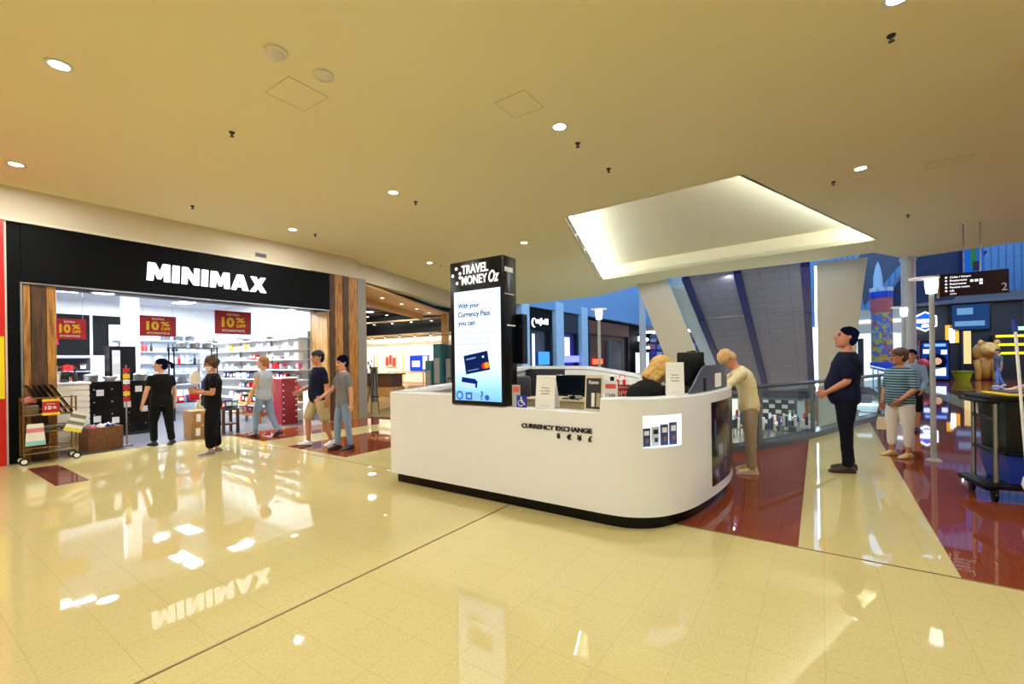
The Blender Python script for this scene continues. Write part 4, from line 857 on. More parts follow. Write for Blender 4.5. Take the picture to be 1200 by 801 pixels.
# trolley with towels
T = thing('shop_trolley', 'brass framed wheeled shop trolley of black pans parked at the entrance pillar', 'trolley', (-10.4, 1.72, 0))
for sx in (-.14, .14):
    for sy in (-.3, .3):
        bm = BM(); cyl(bm, (sx, sy, .12), (sx, sy, 1.05), .013); obj('post', bm, m_brass, T, smooth=60)
        bm = BM(); cyl(bm, (sx-.012, sy, .055), (sx+.012, sy, .055), .055, seg=18); w = obj('wheel', bm, m_black, T, smooth=60); bm = BM(); cyl(bm, (sx-.015, sy, .055), (sx+.015, sy, .055), .035, seg=16); obj('hub', bm, m_white, w)
for z in (.17, .5, .78):
    bm = BM(); box(bm, -.15, .15, -.31, .31, z-.02, z, 0, .004); obj('shelf', bm, mat('trolley_dark', (50, 46, 40), .5), T)
    bm = BM(); [tube(bm, p, .01, 7) for p in ([(.15, -.31, z+.08), (.15, .31, z+.08)], [(.15, -.31, z), (.15, .31, z)], [(-.15, -.31, z+.08), (-.15, .31, z+.08)])]; obj('rail', bm, m_brass, T)
bm = BM(); tube(bm, [(.15, -.31, 1.04), (.15, .31, 1.04)], .01, 7); obj('rail', bm, m_brass, T)
for k in range(5):
    y = -.03+.07*k
    bm = BM(); M = Matrix.Translation((-10.4, 1.74+y, .79)) @ Matrix.Rotation(.5, 4, 'X'); box(bm, -.1, .1, -.01, .01, 0, .52, 0, .004, M); o = obj('baking_tray', bm, m_black); tag(o, f'black baking tray leaning on the trolley, {ORD[k]} from the timber pillar', 'tray', 'leaning baking trays')
T2 = thing('hanging_price_banner', 'red ten percent price banner with yellow bands on the trolley rail', 'banner', (-10.235, 1.72, .76)); M = frame((0, 0, 0), (0, 1, 0), (0, 0, 1))
bm = BM(); rect(bm, M, -.1, .1, .04, .22, 0, .01); obj('board', bm, mat('sale_red', (178, 20, 32)), T2); bm = BM(); rect(bm, M, -.1, .1, .0, .04, 0, .011); rect(bm, M, -.1, .1, .22, .26, 0, .011); obj('band', bm, m_yellow, T2)
bm = BM(); text(bm, '10', M, -.07, .09, .075, .06, .01, .013, .03); text(bm, '%', M, .015, .1, .05, .04, .01, .013, .02); text(bm, 'EXTRA', M, 0, .17, .1, .018, .01, .013, .01, 0, 'C'); obj('lettering', bm, m_paper, T2)
def towel(lab, y, cols, yaw, z):
    T = thing('hanging_tea_towel', lab, 'towel', (-10.23, y, z), 'tea towels on the trolley'); M = frame((0, 0, 0), (0, 1, yaw), (0, -yaw, 1)); n = len(cols)
    for k, m in enumerate(cols):
        a, b = k/n, (k+1)/n; wa, wb = .115-.025*a, .115-.025*b
        bm = BM(); prism(bm, [(-wa, .34*a), (wa, .34*a), (wb, .34*b), (-wb, .34*b)], 0, .012, 0, (), M); obj('band', bm, m, T)
t_aq = mat('aqua_cloth', (140, 205, 205), .8); t_w = mat('white_cloth', (236, 234, 226), .8); t_pk = mat('rose_cloth', (226, 130, 140), .8); t_y = mat('lemon_cloth', (232, 216, 70), .8); t_g = mat('grey_cloth', (130, 126, 120), .8)
towel('aqua, white and pink tea towel hanging from the trolley near the black post', 1.54, [t_aq, t_w, t_w, t_pk, t_w], 0, .3); towel('tilted yellow, white and grey striped tea towel at the other end of the trolley', 1.96, [t_y, t_w, t_g, t_w, t_g, t_w], -.35, .46)
bm = BM(); tube(bm, [(-10.4, 1.44, .84), (-10.38, 1.5, .88), (-10.4, 1.58, .85)], [.05, .06, .045], 9); o = obj('rolled_towel', bm, t_pk, None, (0, 0, .14), 60); tag(o, 'pink and white rolled towel on top of the trolley', 'towel')
bm = BM(); box(bm, -10.5, -10.3, 1.43, 1.6, .782, .93, 0, .02); o = obj('cloth_stack', bm, mat('taupe_cloth', (120, 104, 90), .8)); tag(o, 'taupe folded cloths on the top tier of the trolley', 'cloth')
for k in range(3): put('grey_bowl', -10.4, 1.54+.18*k, .5, f'grey bowl on the middle tier of the trolley, {ORD[k]} from the black post', 'bowls on the trolley')
# ================================================================ the next store, with its timber soffit
A0, A1 = V((-10.62, 8.08, 0)), V((-14.45, 15.75, 0)); dA = (A1-A0).normalized(); nA = V((-dA.y, dA.x, 0)); LA = (A1-A0).length
MA = frame(A0, dA, (0, 0, 1))   # local x along the front, y up, z = into... (right x up) points to the mall
T = thing('timber_portal', 'pale timber portal with recessed downlights framing the entrance of the next store', 'portal', (0, 0, 0))
def along(bm, x0, x1, d0, d1, z0, z1, mi=0): box(bm, x0, x1, z0, z1, -d1, -d0, mi, 0, MA)   # d = depth into the store
nI = V((-dA.y, dA.x, 0)); bm = BM(); prism(bm, [tuple((A0+dA*x+nI*d).xy) for x, d in ((.03, .02), (LA, .02), (LA, 1.3), (.78, 1.3))], 3.72, 3.78); obj('soffit', bm, m_oakh, T)
bm = BM(); along(bm, .85, LA, 1.28, 1.36, 3.5, 4.19); obj('inner_board', bm, m_oakh, T)
bm = BM(); along(bm, LA-.25, LA, .02, .3, 0, 3.72); obj('jamb', bm, m_oak, T)
bm = BM(); along(bm, .02, .08, .02, .3, 0, 3.72); obj('jamb', bm, m_oak, T)
bm = BM(); along(bm, .5, LA, .5, .9, 3.79, 3.87); obj('head_gap', bm, m_dark, T)
for k, t in enumerate((.1, .3, .5, .69, .88)):
    p = A0+dA*(LA*t)-V((-nA.x, -nA.y, 0))*.62
    light('downlight', f'small recessed downlight in the pale timber soffit, {ORD[k]} from the wide pillar', (p.x, p.y, 3.72), (.06,), e_star, round_=1, group='downlights in the timber soffit')
bm = BM(); prism(bm, [(-11.8, 8.2), (-26, 8.2), (-26, 19), (-16.2, 19), (-15.9, 16.3)], 4.2, 4.3); struct('ceiling_store', bm, m_matblack)
bm = BM(); box(bm, -26, -15.9, 18, 18.2, 0, 3.05); struct('wall_store', bm, mat('store_white_wall', (246, 240, 226), .7, var=.02))
bm = BM(); box(bm, -26, -15.9, 17.8, 18.2, 3.05, 4.25); struct('wall_store_bulkhead', bm, m_matblack)
bm = BM(); box(bm, -26, -15.9, 17.75, 17.8, 3.0, 3.06); struct('trim_store', bm, m_oak)
bm = BM(); box(bm, -26, -11.4, 7.85, 8.05, 0, 4.3); struct('wall_store_near', bm, m_wallcream)
bm = BM(); box(bm, -26.2, -26, 8, 18.2, 0, 4.3); struct('wall_store_end', bm, m_wallcream)
inlay(10, [(-11.4, 8.8), (-25.9, 8.25), (-25.9, 17.9), (-15.5, 17.7)], mat('store_floor', (206, 176, 130), .2, var=.1))
def track(p, q, n, lab):
    T = thing('lighting_track', lab, 'light', (0, 0, 0), 'ceiling light tracks')
    p, q = V(p), V(q); bm = BM(); tube(bm, [p, q], .05, 6); obj('track', bm, mat('track_bronze', (120, 100, 76), .5), T)
    for k in range(n):
        c = p.lerp(q, (k+.5)/n); bm = BM(); lathe(bm, [(0, -.12), (.07, -.12), (.06, 0), (0, 0)], c, 12); s = obj('spotlight', bm, m_dark, T); bm = BM(); lathe(bm, [(0, -.13), (.065, -.13), (.065, -.121), (0, -.121)], c, 12); obj('lens', bm, e_star, s)
track((-22.5, 14.5, 3.95), (-15.6, 14.85, 3.95), 5, 'upper light track with spotlights crossing the dark store ceiling'); track((-23, 16.4, 3.75), (-16, 16.9, 3.75), 5, 'lower light track with spotlights before the dark bulkhead')
light('ceiling_panel_light', 'bright oval ceiling light between the light tracks of the next store', (-18.3, 14.2, 4.0), (.22,), e_cool, round_=1)
track((-25, 17.2, 3.02), (-16.5, 17.2, 3.02), 7, 'light track washing the white store wall')
FW = frame((0, 17.99, 0), (1, 0, 0), (0, 0, 1))
def picture(lab, x0, x1, z0, z1, m, prints, nm='wall_picture'):
    T = thing(nm, lab, 'picture', (x0, 17.985, z0)); bm = BM(); rect(bm, Fs, 0, x1-x0, 0, z1-z0, -.0, .04); obj('panel', bm, m, T)
    bm = BM()
    for a, b, c, d, mi in prints: rect(bm, Fs, a*(x1-x0), b*(x1-x0), c*(z1-z0), d*(z1-z0), .04, .045, mi)
    obj('print', bm, [m_paper, mat('print_red', (170, 70, 60)), mat('print_blue', (60, 100, 200)), m_dark], T)
picture('blue and white lit display panel on the white store wall', -19.55, -18.05, .98, 1.86, em('display_blue', (30, 70, 190), 1.3), [(.12, .55, .25, .65, 0), (.7, .95, .1, .95, 0)])
picture('reddish framed photo print on the white store wall', -21.7, -20.7, 1.2, 1.95, mat('print_pale', (222, 200, 190)), [(.05, .3, .1, .8, 1), (.36, .6, .2, .95, 1), (.66, .95, .05, .75, 1)])
picture('white wall panel with scattered small blue photographs near the timber jamb', -23.7, -22.6, .7, 2.0, m_white, [(.05, .25, .7, .9, 2), (.3, .45, .5, .65, 2), (.5, .6, .3, .5, 3), (.1, .3, .1, .3, 2), (.85, .9, .2, .95, 3), (.6, .72, .62, .72, 2)])
for k, x in enumerate((-22.45, -20.2)):
    bm = BM(); box(bm, x, x+.06, 17.93, 18, .3, 2.2); struct('trim_%d' % (4+k), bm, mat('lemon_strip', (240, 226, 150), .5))
island('display_table', 'long pale timber counter below the blue display panel in the next store', (-18.8, 17.2, 0), 2.8, .6, .95, m_oak, [])
T = thing('shop_counter', 'long brown timber counter with dark top inside the next store', 'counter', (-17.6, 13.2, 0), yaw=.12)
bm = BM(); box(bm, -2.2, 2.2, -.4, .4, .0, .42, 0, .01); obj('base', bm, m_oak, T); bm = BM(); box(bm, -2.1, 2.1, -.42, .38, .42, .95, 0, .01); obj('body', bm, mat('brown_front', (92, 62, 40), .5), T); bm = BM(); box(bm, -2.25, 2.25, -.45, .45, .95, 1.0); obj('top', bm, m_dark, T)
T = thing('display_case', 'dark topped pale display case inside the next store by the timber jamb', 'case', (-21.8, 13.6, 0)); bm = BM(); box(bm, -.9, .9, -.4, .4, 0, .9); obj('body', bm, m_grey, T); bm = BM(); box(bm, -.95, .95, -.45, .45, .9, 1.0); obj('top', bm, m_black, T)
T = thing('menu_stand', 'thin steel stand with a tilted pale board at the store entrance', 'stand', (-12.5, 8.95, 0))
bm = BM(); cyl(bm, (0, 0, .02), (0, 0, 1.02), .014); lathe(bm, [(0, 0), (.16, 0), (.15, .02), (0, .025)]); obj('post', bm, m_steel, T); bm = BM(); rect(bm, frame((0, 0, 1.0), (.8, .6, 0), (0, .5, .5)), -.16, .16, -.1, .16, 0, .015); obj('board', bm, m_oak, T)
T = thing('floor_easel', 'thin black easel leaning beside the wide timber pillar in the store entrance', 'easel', (-10.75, 8.5, 0))
for a in ((.18, 0), (-.18, 0), (0, -.35)):
    bm = BM(); tube(bm, [(a[0], a[1], .012), (a[0]*.1, a[1]*.1, 1.35)], .012, 6); obj('leg', bm, m_black, T)
bm = BM(); box(bm, -.14, .14, -.01, .03, .5, .53); obj('ledge', bm, m_black, T)
T = thing('bottle_display', 'slim grey pedestal inside the store entrance near the counter corner', 'stand', (-14.2, 11.2, 0)); bm = BM(); box(bm, -.1, .1, -.1, .1, 0, 1.3, 0, .01); obj('body', bm, m_grey, T); bm = BM(); box(bm, -.12, .12, -.12, .12, 1.3, 1.33); obj('cap', bm, m_dark, T)
for k, (x, y, h, w, lab) in enumerate(((-12.42, 13.0, 2.2, .2, 'tall teal city print display tower near the sign tower'), (-12.92, 13.0, 1.55, .17, 'shorter teal display tower of the pair before the next store'), (-11.95, 13.1, 2.15, .16, 'dark teal display tower partly behind the sign tower'))):
    T = thing('display_tower', lab, 'display', (x, y, 0), 'teal display towers'); bm = BM(); box(bm, -w, w, -w, w, 0, h, 0, .006); obj('body', bm, mat('teal_print%d' % k, [(50, 112, 124), (60, 120, 126), (28, 70, 84)][k], .4, var=.5, scale=7), T)
    bm = BM(); box(bm, -w-.02, w+.02, -w-.02, w+.02, 0, .08); obj('base', bm, m_dark, T); bm = BM(); box(bm, -w*.7, w*.7, -w-.004, -w, h*.3, h*.75); obj('print', bm, mat('tower_print', (160, 160, 166), .5, var=.4, scale=16), T)
# ================================================================ shop fronts across the void (plane x = -14)
FL = frame((-14, 0, 0), (0, 1, 0), (0, 0, 1))
bm = BM(); box(bm, -14.8, -14.5, 20, 48, 0, 4.66); struct('wall_shopfronts', bm, m_matblack)
def front(name, lab, y0, y1, m_fascia, m_open, sign=None, sw=1.2, fz=(3.3, 4.6), extra=None):
    T = thing(name, lab, 'shop front', (-14.45, y0, 0)); w = y1-y0; M = frame((0, 0, 0), (0, 1, 0), (0, 0, 1))
    bm = BM(); rect(bm, M, 0, w, fz[0], fz[1], 0, .3); obj('fascia', bm, m_fascia, T)
    bm = BM(); rect(bm, M, .15, w-.15, 0.05, fz[0], 0, .05); obj('interior', bm, m_open, T)
    bm = BM(); rect(bm, M, 0, .2, 0, fz[0], 0, .32); obj('jamb', bm, m_dark, T); bm = BM(); rect(bm, M, w-.2, w, 0, fz[0], 0, .32); obj('jamb', bm, m_dark, T)
    if sign:
        bm = BM(); text(bm, sign, M, w/2, fz[0]+.3, sw, None, .3, .34, .03, 0, 'C'); obj('lettering', bm, e_white, T)
    return T, M
T, M = front('cafe_shopfront', 'black shopfront with glowing white script lettering across the void', 22.4, 25.1, m_matblack, mat('dark_interior', (34, 40, 60), .3), 'wojbold', 1.55)
bm = BM(); disc(bm, M, .5, 3.75, .28, .3, .32, 0); disc(bm, M, .6, 3.75, .25, .32, .33, 1); obj('crescent_logo', bm, [e_white, m_matblack], T)
bm = BM(); rect(bm, M, .2, .9, .9, 3.1, .05, .08); obj('lit_panel', bm, em('lit_panel', (225, 232, 240), 1.4), T); bm = BM(); rect(bm, M, .9, 2.2, 1.2, 2.0, .32, .36); obj('blue_screen', bm, em('blue_screen', (60, 130, 240), 1.6), T)
T, M = front('blue_lit_shopfront', 'narrow dark shopfront with white panel between the pale wall piers', 26.3, 28.8, m_dark, mat('violet_interior', (70, 64, 150), .3))
bm = BM(); rect(bm, M, .4, 1.1, 1.4, 3.0, .32, .34); obj('lit_panel', bm, em('lit_panel', (225, 232, 240), 1.4), T); bm = BM(); rect(bm, M, 0, 2.5, 1.3, 1.75, .33, .36); obj('neon_band', bm, em('violet_neon', (110, 120, 255), 2.2), T)
T, M = front('brown_shopfront', 'wide rust brown shopfront across the void behind the street lamp', 30.6, 39, mat('rust_panel', (120, 62, 34), .5, var=.2), mat('brown_interior', (98, 52, 30), .5, var=.3), None, 1, (3.4, 4.4))
bm = BM(); rect(bm, M, 4.0, 6.8, 0, 2.9, .05, .25); obj('dark_bay', bm, m_dark, T); bm = BM(); rect(bm, M, 3.9, 4.0, 0, 3.0, .05, .3); rect(bm, M, 6.8, 6.9, 0, 3.0, .05, .3); obj('bay_frame', bm, m_grey, T); bm = BM(); rect(bm, M, .6, 2.4, 1.1, 1.5, .3, .34); obj('red_neon', bm, em('red_neon', (255, 90, 60), 2), T)
for k, (y, w) in enumerate(((21.6, .8), (25.7, 1.0), (29.4, 1.0))):
    bm = BM(); box(bm, -14.5, -13.9, y-w/2, y+w/2, 0, 5.2); struct('pillar_wall_%d' % (k+1), bm, m_sky)
# end wall of the void, shops far behind
bm = BM(); box(bm, -14.4, -3, 45, 45.4, 0, 4.3); struct('wall_end_shops', bm, mat('end_tan', (176, 150, 120), .7, var=.06))
bm = BM(); box(bm, -14.4, -6, 43.0, 45, 3.95, 4.1); struct('trim_end_1', bm, em('led_edge', (220, 232, 250), 2.0))
bm = BM(); box(bm, -14.4, -6, 43.1, 45, 4.1, 4.6); struct('wall_end_bulkhead', bm, mat('end_tan2', (182, 160, 134), .7))
def box_sign(lab, x, y, z, w, h, m, s=None, ms=None):
    T = thing('lightbox_sign', lab, 'sign', (x, y, z), 'far shop signs'); bm = BM(); rect(bm, Fs, -w/2, w/2, 0, h, -.2, 0); obj('box', bm, m, T)
    bm = BM()
    if s: text(bm, s, Fs, 0, h*.3, w*.7, None, 0, .02, .04, 0, 'C')
    else: rect(bm, Fs, -w*.32, w*.2, h*.25, h*.75, 0, .02); disc(bm, Fs, w*.25, h*.38, h*.18, 0, .02)
    obj('lettering', bm, ms or e_white, T)
    bm = BM(); rect(bm, Fs, -.03, .03, h, h+.5, -.12, -.08); obj('bracket', bm, m_dark, T); return T
box_sign('black square sign with white emblem beneath the far lit edge', -17.3+3.2, 42.5, 2.9, 1.8, .95, m_black)
box_sign('black shop sign with white lettering behind the blonde woman', -12.6, 40, 2.0, 1.5, .6, m_black, 'pearl')
T = thing('advert_stand', 'white lit advert board below the far black sign', 'stand', (-12.9, 39.2, 0)); bm = BM(); box(bm, -.7, .5, -.1, .1, .2, 2.0); obj('panel', bm, em('lit_panel', (225, 232, 240), 1.4), T); bm = BM(); box(bm, -.75, .55, -.15, .15, 0, .2); obj('base', bm, m_dark, T); bm = BM(); box(bm, .5, .7, -.12, .12, .2, 2.1); obj('edge', bm, mat('crimson', (160, 30, 60)), T)
T = thing('booth', 'grey screened booth behind the far street lamp', 'booth', (-13.4, 42, 0)); bm = BM(); box(bm, -.6, 1.4, -.5, 1, 0, 2.6); obj('screen', bm, m_dgrey, T); bm = BM(); box(bm, -.4, .2, -.53, -.5, 1.5, 1.9); obj('lit_panel', bm, e_white, T)
T = thing('goods_display', 'colourful cluttered goods display near the leaning column', 'display', (-9.8, 36, 0))
rr = random.Random(5)
bm = BM(); box(bm, -1.6, 2.6, .3, .5, 0, 3.4); obj('rack', bm, mat('rack_dark', (120, 112, 126)), T)
for k in range(40):
    bm = BM(); x, z = -1.3+.52*(k % 8)+rr.uniform(-.1, .1), .85+.5*(k//8)+rr.uniform(-.08, .08); box(bm, x-rr.uniform(.15, .26), x+rr.uniform(.15, .26), 0, .29, z-rr.uniform(.12, .24), z+rr.uniform(.12, .24), 0, .05); obj('parcel', bm, [mat('goods_violet', (150, 150, 236)), mat('goods_blue', (60, 86, 226)), mat('goods_pale', (200, 200, 230)), mat('goods_plum', (110, 40, 90)), mat('goods_rose', (210, 130, 150))][k % 5], T)
# street lamps
def lamp(x, y, h, lab, flag=1):
    T = thing('street_lamp', lab, 'lamp', (x, y, 0), 'slim mall lamps')
    bm = BM(); lathe(bm, [(0, 0), (.09, 0), (.09, .02), (.035, .05), (.03, h-.25), (.0, h-.25)], seg=14); obj('post', bm, mat('lamp_post_paint', (176, 178, 176), .35), T, smooth=50)
    bm = BM(); lathe(bm, [(.0, h-.25), (.06, h-.24), (.075, h-.12), (.075, h-.05), (0, h-.05)], seg=16); obj('lantern', bm, em('lantern', (240, 246, 255), 3.5), T, smooth=40)
    bm = BM(); lathe(bm, [(0, h-.03), (.17, h-.03), (.17, h-.01), (0, h)], (-.08*flag, 0, 0), seg=24); obj('reflector_disc', bm, m_white, T, smooth=40)
    bm = BM(); cyl(bm, (0, 0, h-.06), (0, 0, h-.02), .03); obj('cap', bm, m_steel, T)
lamp(1.32, 8.75, 2.66, 'slim pale lamp post standing on red floor between striped woman and cleaning cart'); lamp(-3.9, 8.95, 2.62, 'slim lamp seen across the kiosk in front of the rust brown shopfront', 0); lamp(1.66, 14.3, 2.7, 'slim lamp beside the patterned tower behind the tall man')
# patterned tower
T = thing('patterned_tower', 'tall tower of multicoloured blocks with blue battlements rising beyond the balustrade', 'tower', (2.45, 28.2, 0))
mt = bpy.data.materials.new('mosaic_blocks'); mt.use_nodes = True; nt = mt.node_tree; b = nt.nodes['Principled BSDF']; b.inputs['Roughness'].default_value = .3
tc = nt.nodes.new('ShaderNodeTexCoord'); vo = nt.nodes.new('ShaderNodeTexVoronoi'); vo.inputs['Scale'].default_value = 7; rp = nt.nodes.new('ShaderNodeValToRGB'); rp.color_ramp.interpolation = 'CONSTANT'
nt.links.new(tc.outputs['Object'], vo.inputs['Vector']); sp = nt.nodes.new('ShaderNodeSeparateColor'); nt.links.new(vo.outputs['Color'], sp.inputs[0]); nt.links.new(sp.outputs[0], rp.inputs[0]); nt.links.new(rp.outputs[0], b.inputs['Base Color'])
el = rp.color_ramp.elements; el[0].color = lin((120, 110, 180))+(1,); el[1].position = .2; el[1].color = lin((200, 190, 70))+(1,)
for p, c in ((.4, (90, 130, 190)), (.55, (220, 150, 70)), (.7, (160, 160, 170)), (.85, (200, 90, 90))): e = el.new(p); e.color = lin(c)+(1,)
bm = BM(); lathe(bm, [(0, 0), (.42, 0), (.42, 3.58), (.40, 3.58)], seg=20); obj('lower_shaft', bm, mt, T, smooth=40)
bm = BM(); lathe(bm, [(.4, 3.58), (.43, 3.6), (.43, 4.27), (.4, 4.28)], seg=20); obj('rose_band', bm, mat('rose_band', (204, 96, 96), .4, var=.2), T, smooth=40)
bm = BM(); lathe(bm, [(0, 4.28), (.45, 4.28), (.45, 4.58), (0, 4.58)], seg=20); obj('blue_band', bm, mat('tower_blue', (40, 70, 200), .4), T, smooth=40)
for k in range(8):
    a = 2*PI*k/8; bm = BM(); box(bm, -.09, .09, -.05, .05, 4.58, 4.78, 0, 0, Matrix.Translation((.4*math.cos(a), .4*math.sin(a), 0)) @ Matrix.Rotation(a+PI/2, 4, 'Z')); obj('battlement', bm, m_white, T)
bm = BM(); lathe(bm, [(0, 4.58), (.19, 4.58), (.18, 5.3), (.1, 5.8), (0, 6.1)], (-.12, 0, 0), seg=16); obj('turret', bm, m_sky, T, smooth=40)
bm = BM(); lathe(bm, [(.40, .72), (.47, .75), (.47, 1.15), (.40, 1.18)], seg=20); obj('blue_collar', bm, mat('collar_blue', (36, 84, 220), .4), T, smooth=40)
# dark angular roof forms beyond the columns
T = thing('angular_canopy', 'dark grey and blue angled canopy hanging above the far shops', 'canopy', (0, 0, 0))
for k, (P, m) in enumerate((([(1.9, 30, 4.1), (5.0, 30, 8.3), (2.6, 30, 8.8), (1.6, 30, 6.5)], mat('canopy_grey', (86, 92, 112), .4, var=.2)), ([(2.6, 30.5, 4.0), (5.4, 30.5, 4.2), (6.6, 30.5, 6.4), (4.4, 30.5, 7.2)], mat('canopy_navy', (18, 30, 74), .4, var=.4, scale=1)), ([(3.4, 31, 5.4), (5.2, 31, 4.5), (6.8, 31, 7.0), (5.0, 31, 7.6)], mat('canopy_blue', (24, 48, 150), .4, var=.3)))):
    bm = BM(); loft(bm, [[V(p) for p in P], [V(p)+V((0, .6, .2)) for p in P]]); obj('panel', bm, m, T)
bm = BM(); tube(bm, [(1.6, 29.5, 8.2), (2.2, 29.5, 8.9), (5.0, 29.5, 8.5)], .16, 10); obj('tube_edge', bm, m_sky, T)
# far shops on the upper walkway
FX = frame((0, 38, 0), (1, 0, 0), (0, 0, 1))
bm = BM(); box(bm, 4.1, 14, 38.6, 39, 0, 5.1); struct('wall_far_shops', bm, mat('far_dark', (20, 24, 38), .4, var=.3))
bm = BM(); box(bm, 4.1, 14, 37.7, 38.6, 4.6, 5.15); struct('trim_far_1', bm, mat('far_bulkhead', (120, 124, 132), .6))
bm = BM(); box(bm, .8, 14, 43, 43.4, 5.0, 12); struct('wall_atrium_far', bm, tiles('blue_ribbed', (120, 160, 205), (104, 146, 194), .6, (.35, 40), (0, 0), .5, 4, .05))
bm = BM(); box(bm, 1.9, 4.6, 36.6, 37, 2.9, 4.4); struct('wall_cream_bulkhead', bm, mat('cream_bulkhead', (214, 206, 186), .6, var=.03))
bm = BM(); box(bm, 1.9, 4.6, 36.55, 36.6, 3.55, 3.75); struct('trim_far_2', bm, em('led_edge', (220, 232, 250), 2.0))
T = thing('bright_shopfront', 'bright white lit shopfront with orange pillar beyond the tall man', 'shop front', (1.9, 37.4, 0)); bm = BM(); box(bm, 0, 2.7, 0, .1, 0, 2.9); obj('interior', bm, em('shop_glow', (214, 226, 240), 1.2), T); bm = BM(); box(bm, .95, 1.3, -.2, 0, 0, 2.9); obj('orange_pillar', bm, mat('orange_paint', (226, 150, 50)), T); bm = BM(); box(bm, .1, .4, -.2, 0, 0, 2.6); box(bm, 1.9, 2.3, -.2, 0, 0, 1.6); obj('dark_fitting', bm, m_dark, T)
T = thing('hexagon_sign', 'blue and white glowing hexagon sign on the dark far shop wall', 'sign', (5.35, 37.5, 3.55)); 
hexp = [(math.sin(PI/3*k), math.cos(PI/3*k)) for k in range(6)]
bm = BM(); prism(bm, [(x*.62, z*.62) for x, z in hexp], -.1, 0, 0, (), Fs); obj('rim', bm, e_white, T); bm = BM(); prism(bm, [(x*.54, z*.54) for x, z in hexp], 0, .02, 0, (), Fs); obj('face', bm, em('hex_blue', (30, 80, 220), 1.6), T); bm = BM(); rect(bm, Fs, -.4, .4, -.08, .14, .02, .04); prism(bm, [(-.2, -.35), (.2, -.35), (.12, -.16), (-.12, -.16)], .02, .04, 0, (), Fs); obj('lettering', bm, e_white, T)
bm = BM(); box(bm, -.02, .02, 0, .9, -.03, .03); obj('bracket', bm, m_dark, T)
T = thing('digital_display', 'glowing digital poster stand with a portrait in blue behind the lamp post', 'display', (5.3, 34.5, 0))
bm = BM(); box(bm, -.62, .62, -.08, .08, .0, 2.3, 0, .01); obj('casing', bm, m_black, T)
bm = BM(); rect(bm, Fs, -.56, .56, .12, 2.2, .08, .085); obj('screen', bm, em('poster_blue', (16, 44, 116), 1.2), T)
bm = BM(); disc(bm, Fs, .05, 1.1, .44, .086, .09, 0); disc(bm, Fs, .08, 1.12, .2, .09, .093, 1); rect(bm, Fs, -.3, .45, .3, .75, .086, .09, 2); rect(bm, Fs, -.5, -.2, .2, 1.2, .086, .089, 2); rect(bm, Fs, -.45, .45, 1.95, 2.1, .086, .09, 3); rect(bm, Fs, -.5, -.1, 1.55, 1.8, .086, .09, 2); rect(bm, Fs, .25, .5, 1.5, 1.75, .086, .09, 2); obj('portrait', bm, [em('hair_dark', (16, 18, 40), .6), em('face_tan', (206, 160, 140), 1), em('lace_white', (205, 222, 250), 1.5), em('top_line', (110, 160, 240), 1.5)], T)
bm = BM(); box(bm, -.66, -.62, -.05, .05, 0, 2.3); obj('red_edge', bm, mat('red_edge', (190, 30, 40)), T)
T = thing('golden_statue', 'rounded golden brown animal statue in a lit bay of the far shop', 'statue', (7.7, 36.5, 0))
m_gold = mat('golden_brown', (190, 130, 50), .4, var=.3, scale=4)
bm = BM(); ball(bm, (0, 0, 1.6), (.5, .42, .6)); ball(bm, (0, -.1, .75), (.42, .36, .75)); obj('body', bm, m_gold, T, smooth=60); bm = BM(); ball(bm, (.12, -.45, 1.75), (.42, .36, .4)); ball(bm, (.2, -.78, 1.65), (.2, .16, .15)); [ball(bm, (x, -.3, 2.15), (.13, .08, .15)) for x in (-.2, .45)]; obj('head', bm, mat('golden_light', (220, 168, 84), .4, var=.2), T, smooth=60)
for x in (-.35, .35):
    bm = BM(); tube(bm, [(x, -.3, 1.1), (x, -.5, .6), (x, -.45, .05)], [.18, .15, .13]); obj('leg', bm, m_gold, T, smooth=60)
T = thing('lit_bay', 'warm lit display bay behind the golden statue', 'bay', (7.75, 38.45, 0)); bm = BM(); box(bm, -.55, -.2, 0, .1, .9, 3.1); obj('panel', bm, em('warm_bay', (240, 205, 140), 1.0), T); bm = BM(); box(bm, -.65, -.55, -.1, .1, 0, 3.2); obj('frame', bm, m_dark, T)
T = thing('menu_shelving', 'dark counter with glowing yellow shelf edges in the far shop', 'counter', (9.2, 38.0, 0)); bm = BM(); box(bm, -.8, 2.5, 0, .4, 0, 2.6); obj('body', bm, mat('far_counter', (30, 28, 30)), T)
for k, z in enumerate((2.45, 1.95, 1.45)):
    bm = BM(); box(bm, -.7, 2.4, -.04, 0, z, z+.13); obj('neon_edge', bm, em('yellow_neon', (255, 190, 40), 2.4), T)
T = thing('exit_sign', 'green lit exit sign hanging in the far shop area', 'sign', (9.0, 35.5, 2.75)); bm = BM(); box(bm, -.33, .33, -.03, .03, 0, .2); obj('box', bm, em('exit_green', (130, 220, 150), 2), T); bm = BM(); text(bm, 'EXIT', Fs @ Matrix.Translation((0, 0, .03)), 0, .05, .34, .1, 0, .006, .02, 0, 'C'); obj('lettering', bm, e_white, T); bm = BM(); box(bm, -.01, .01, -.01, .01, .2, 1.6); obj('rod', bm, m_dark, T)
T = thing('yellow_bin', 'low yellow green tub in the far shop beside the digital poster', 'tub', (6.6, 35.5, 0)); bm = BM(); lathe(bm, [(0, 0), (.3, 0), (.42, .4), (.45, .45), (0, .45)]); obj('tub', bm, mat('lime', (170, 186, 30), .4), T); bm = BM(); lathe(bm, [(.44, .45), (.48, .46), (.47, .55), (.4, .55)]); obj('rim', bm, mat('lime_dark', (110, 124, 20)), T)
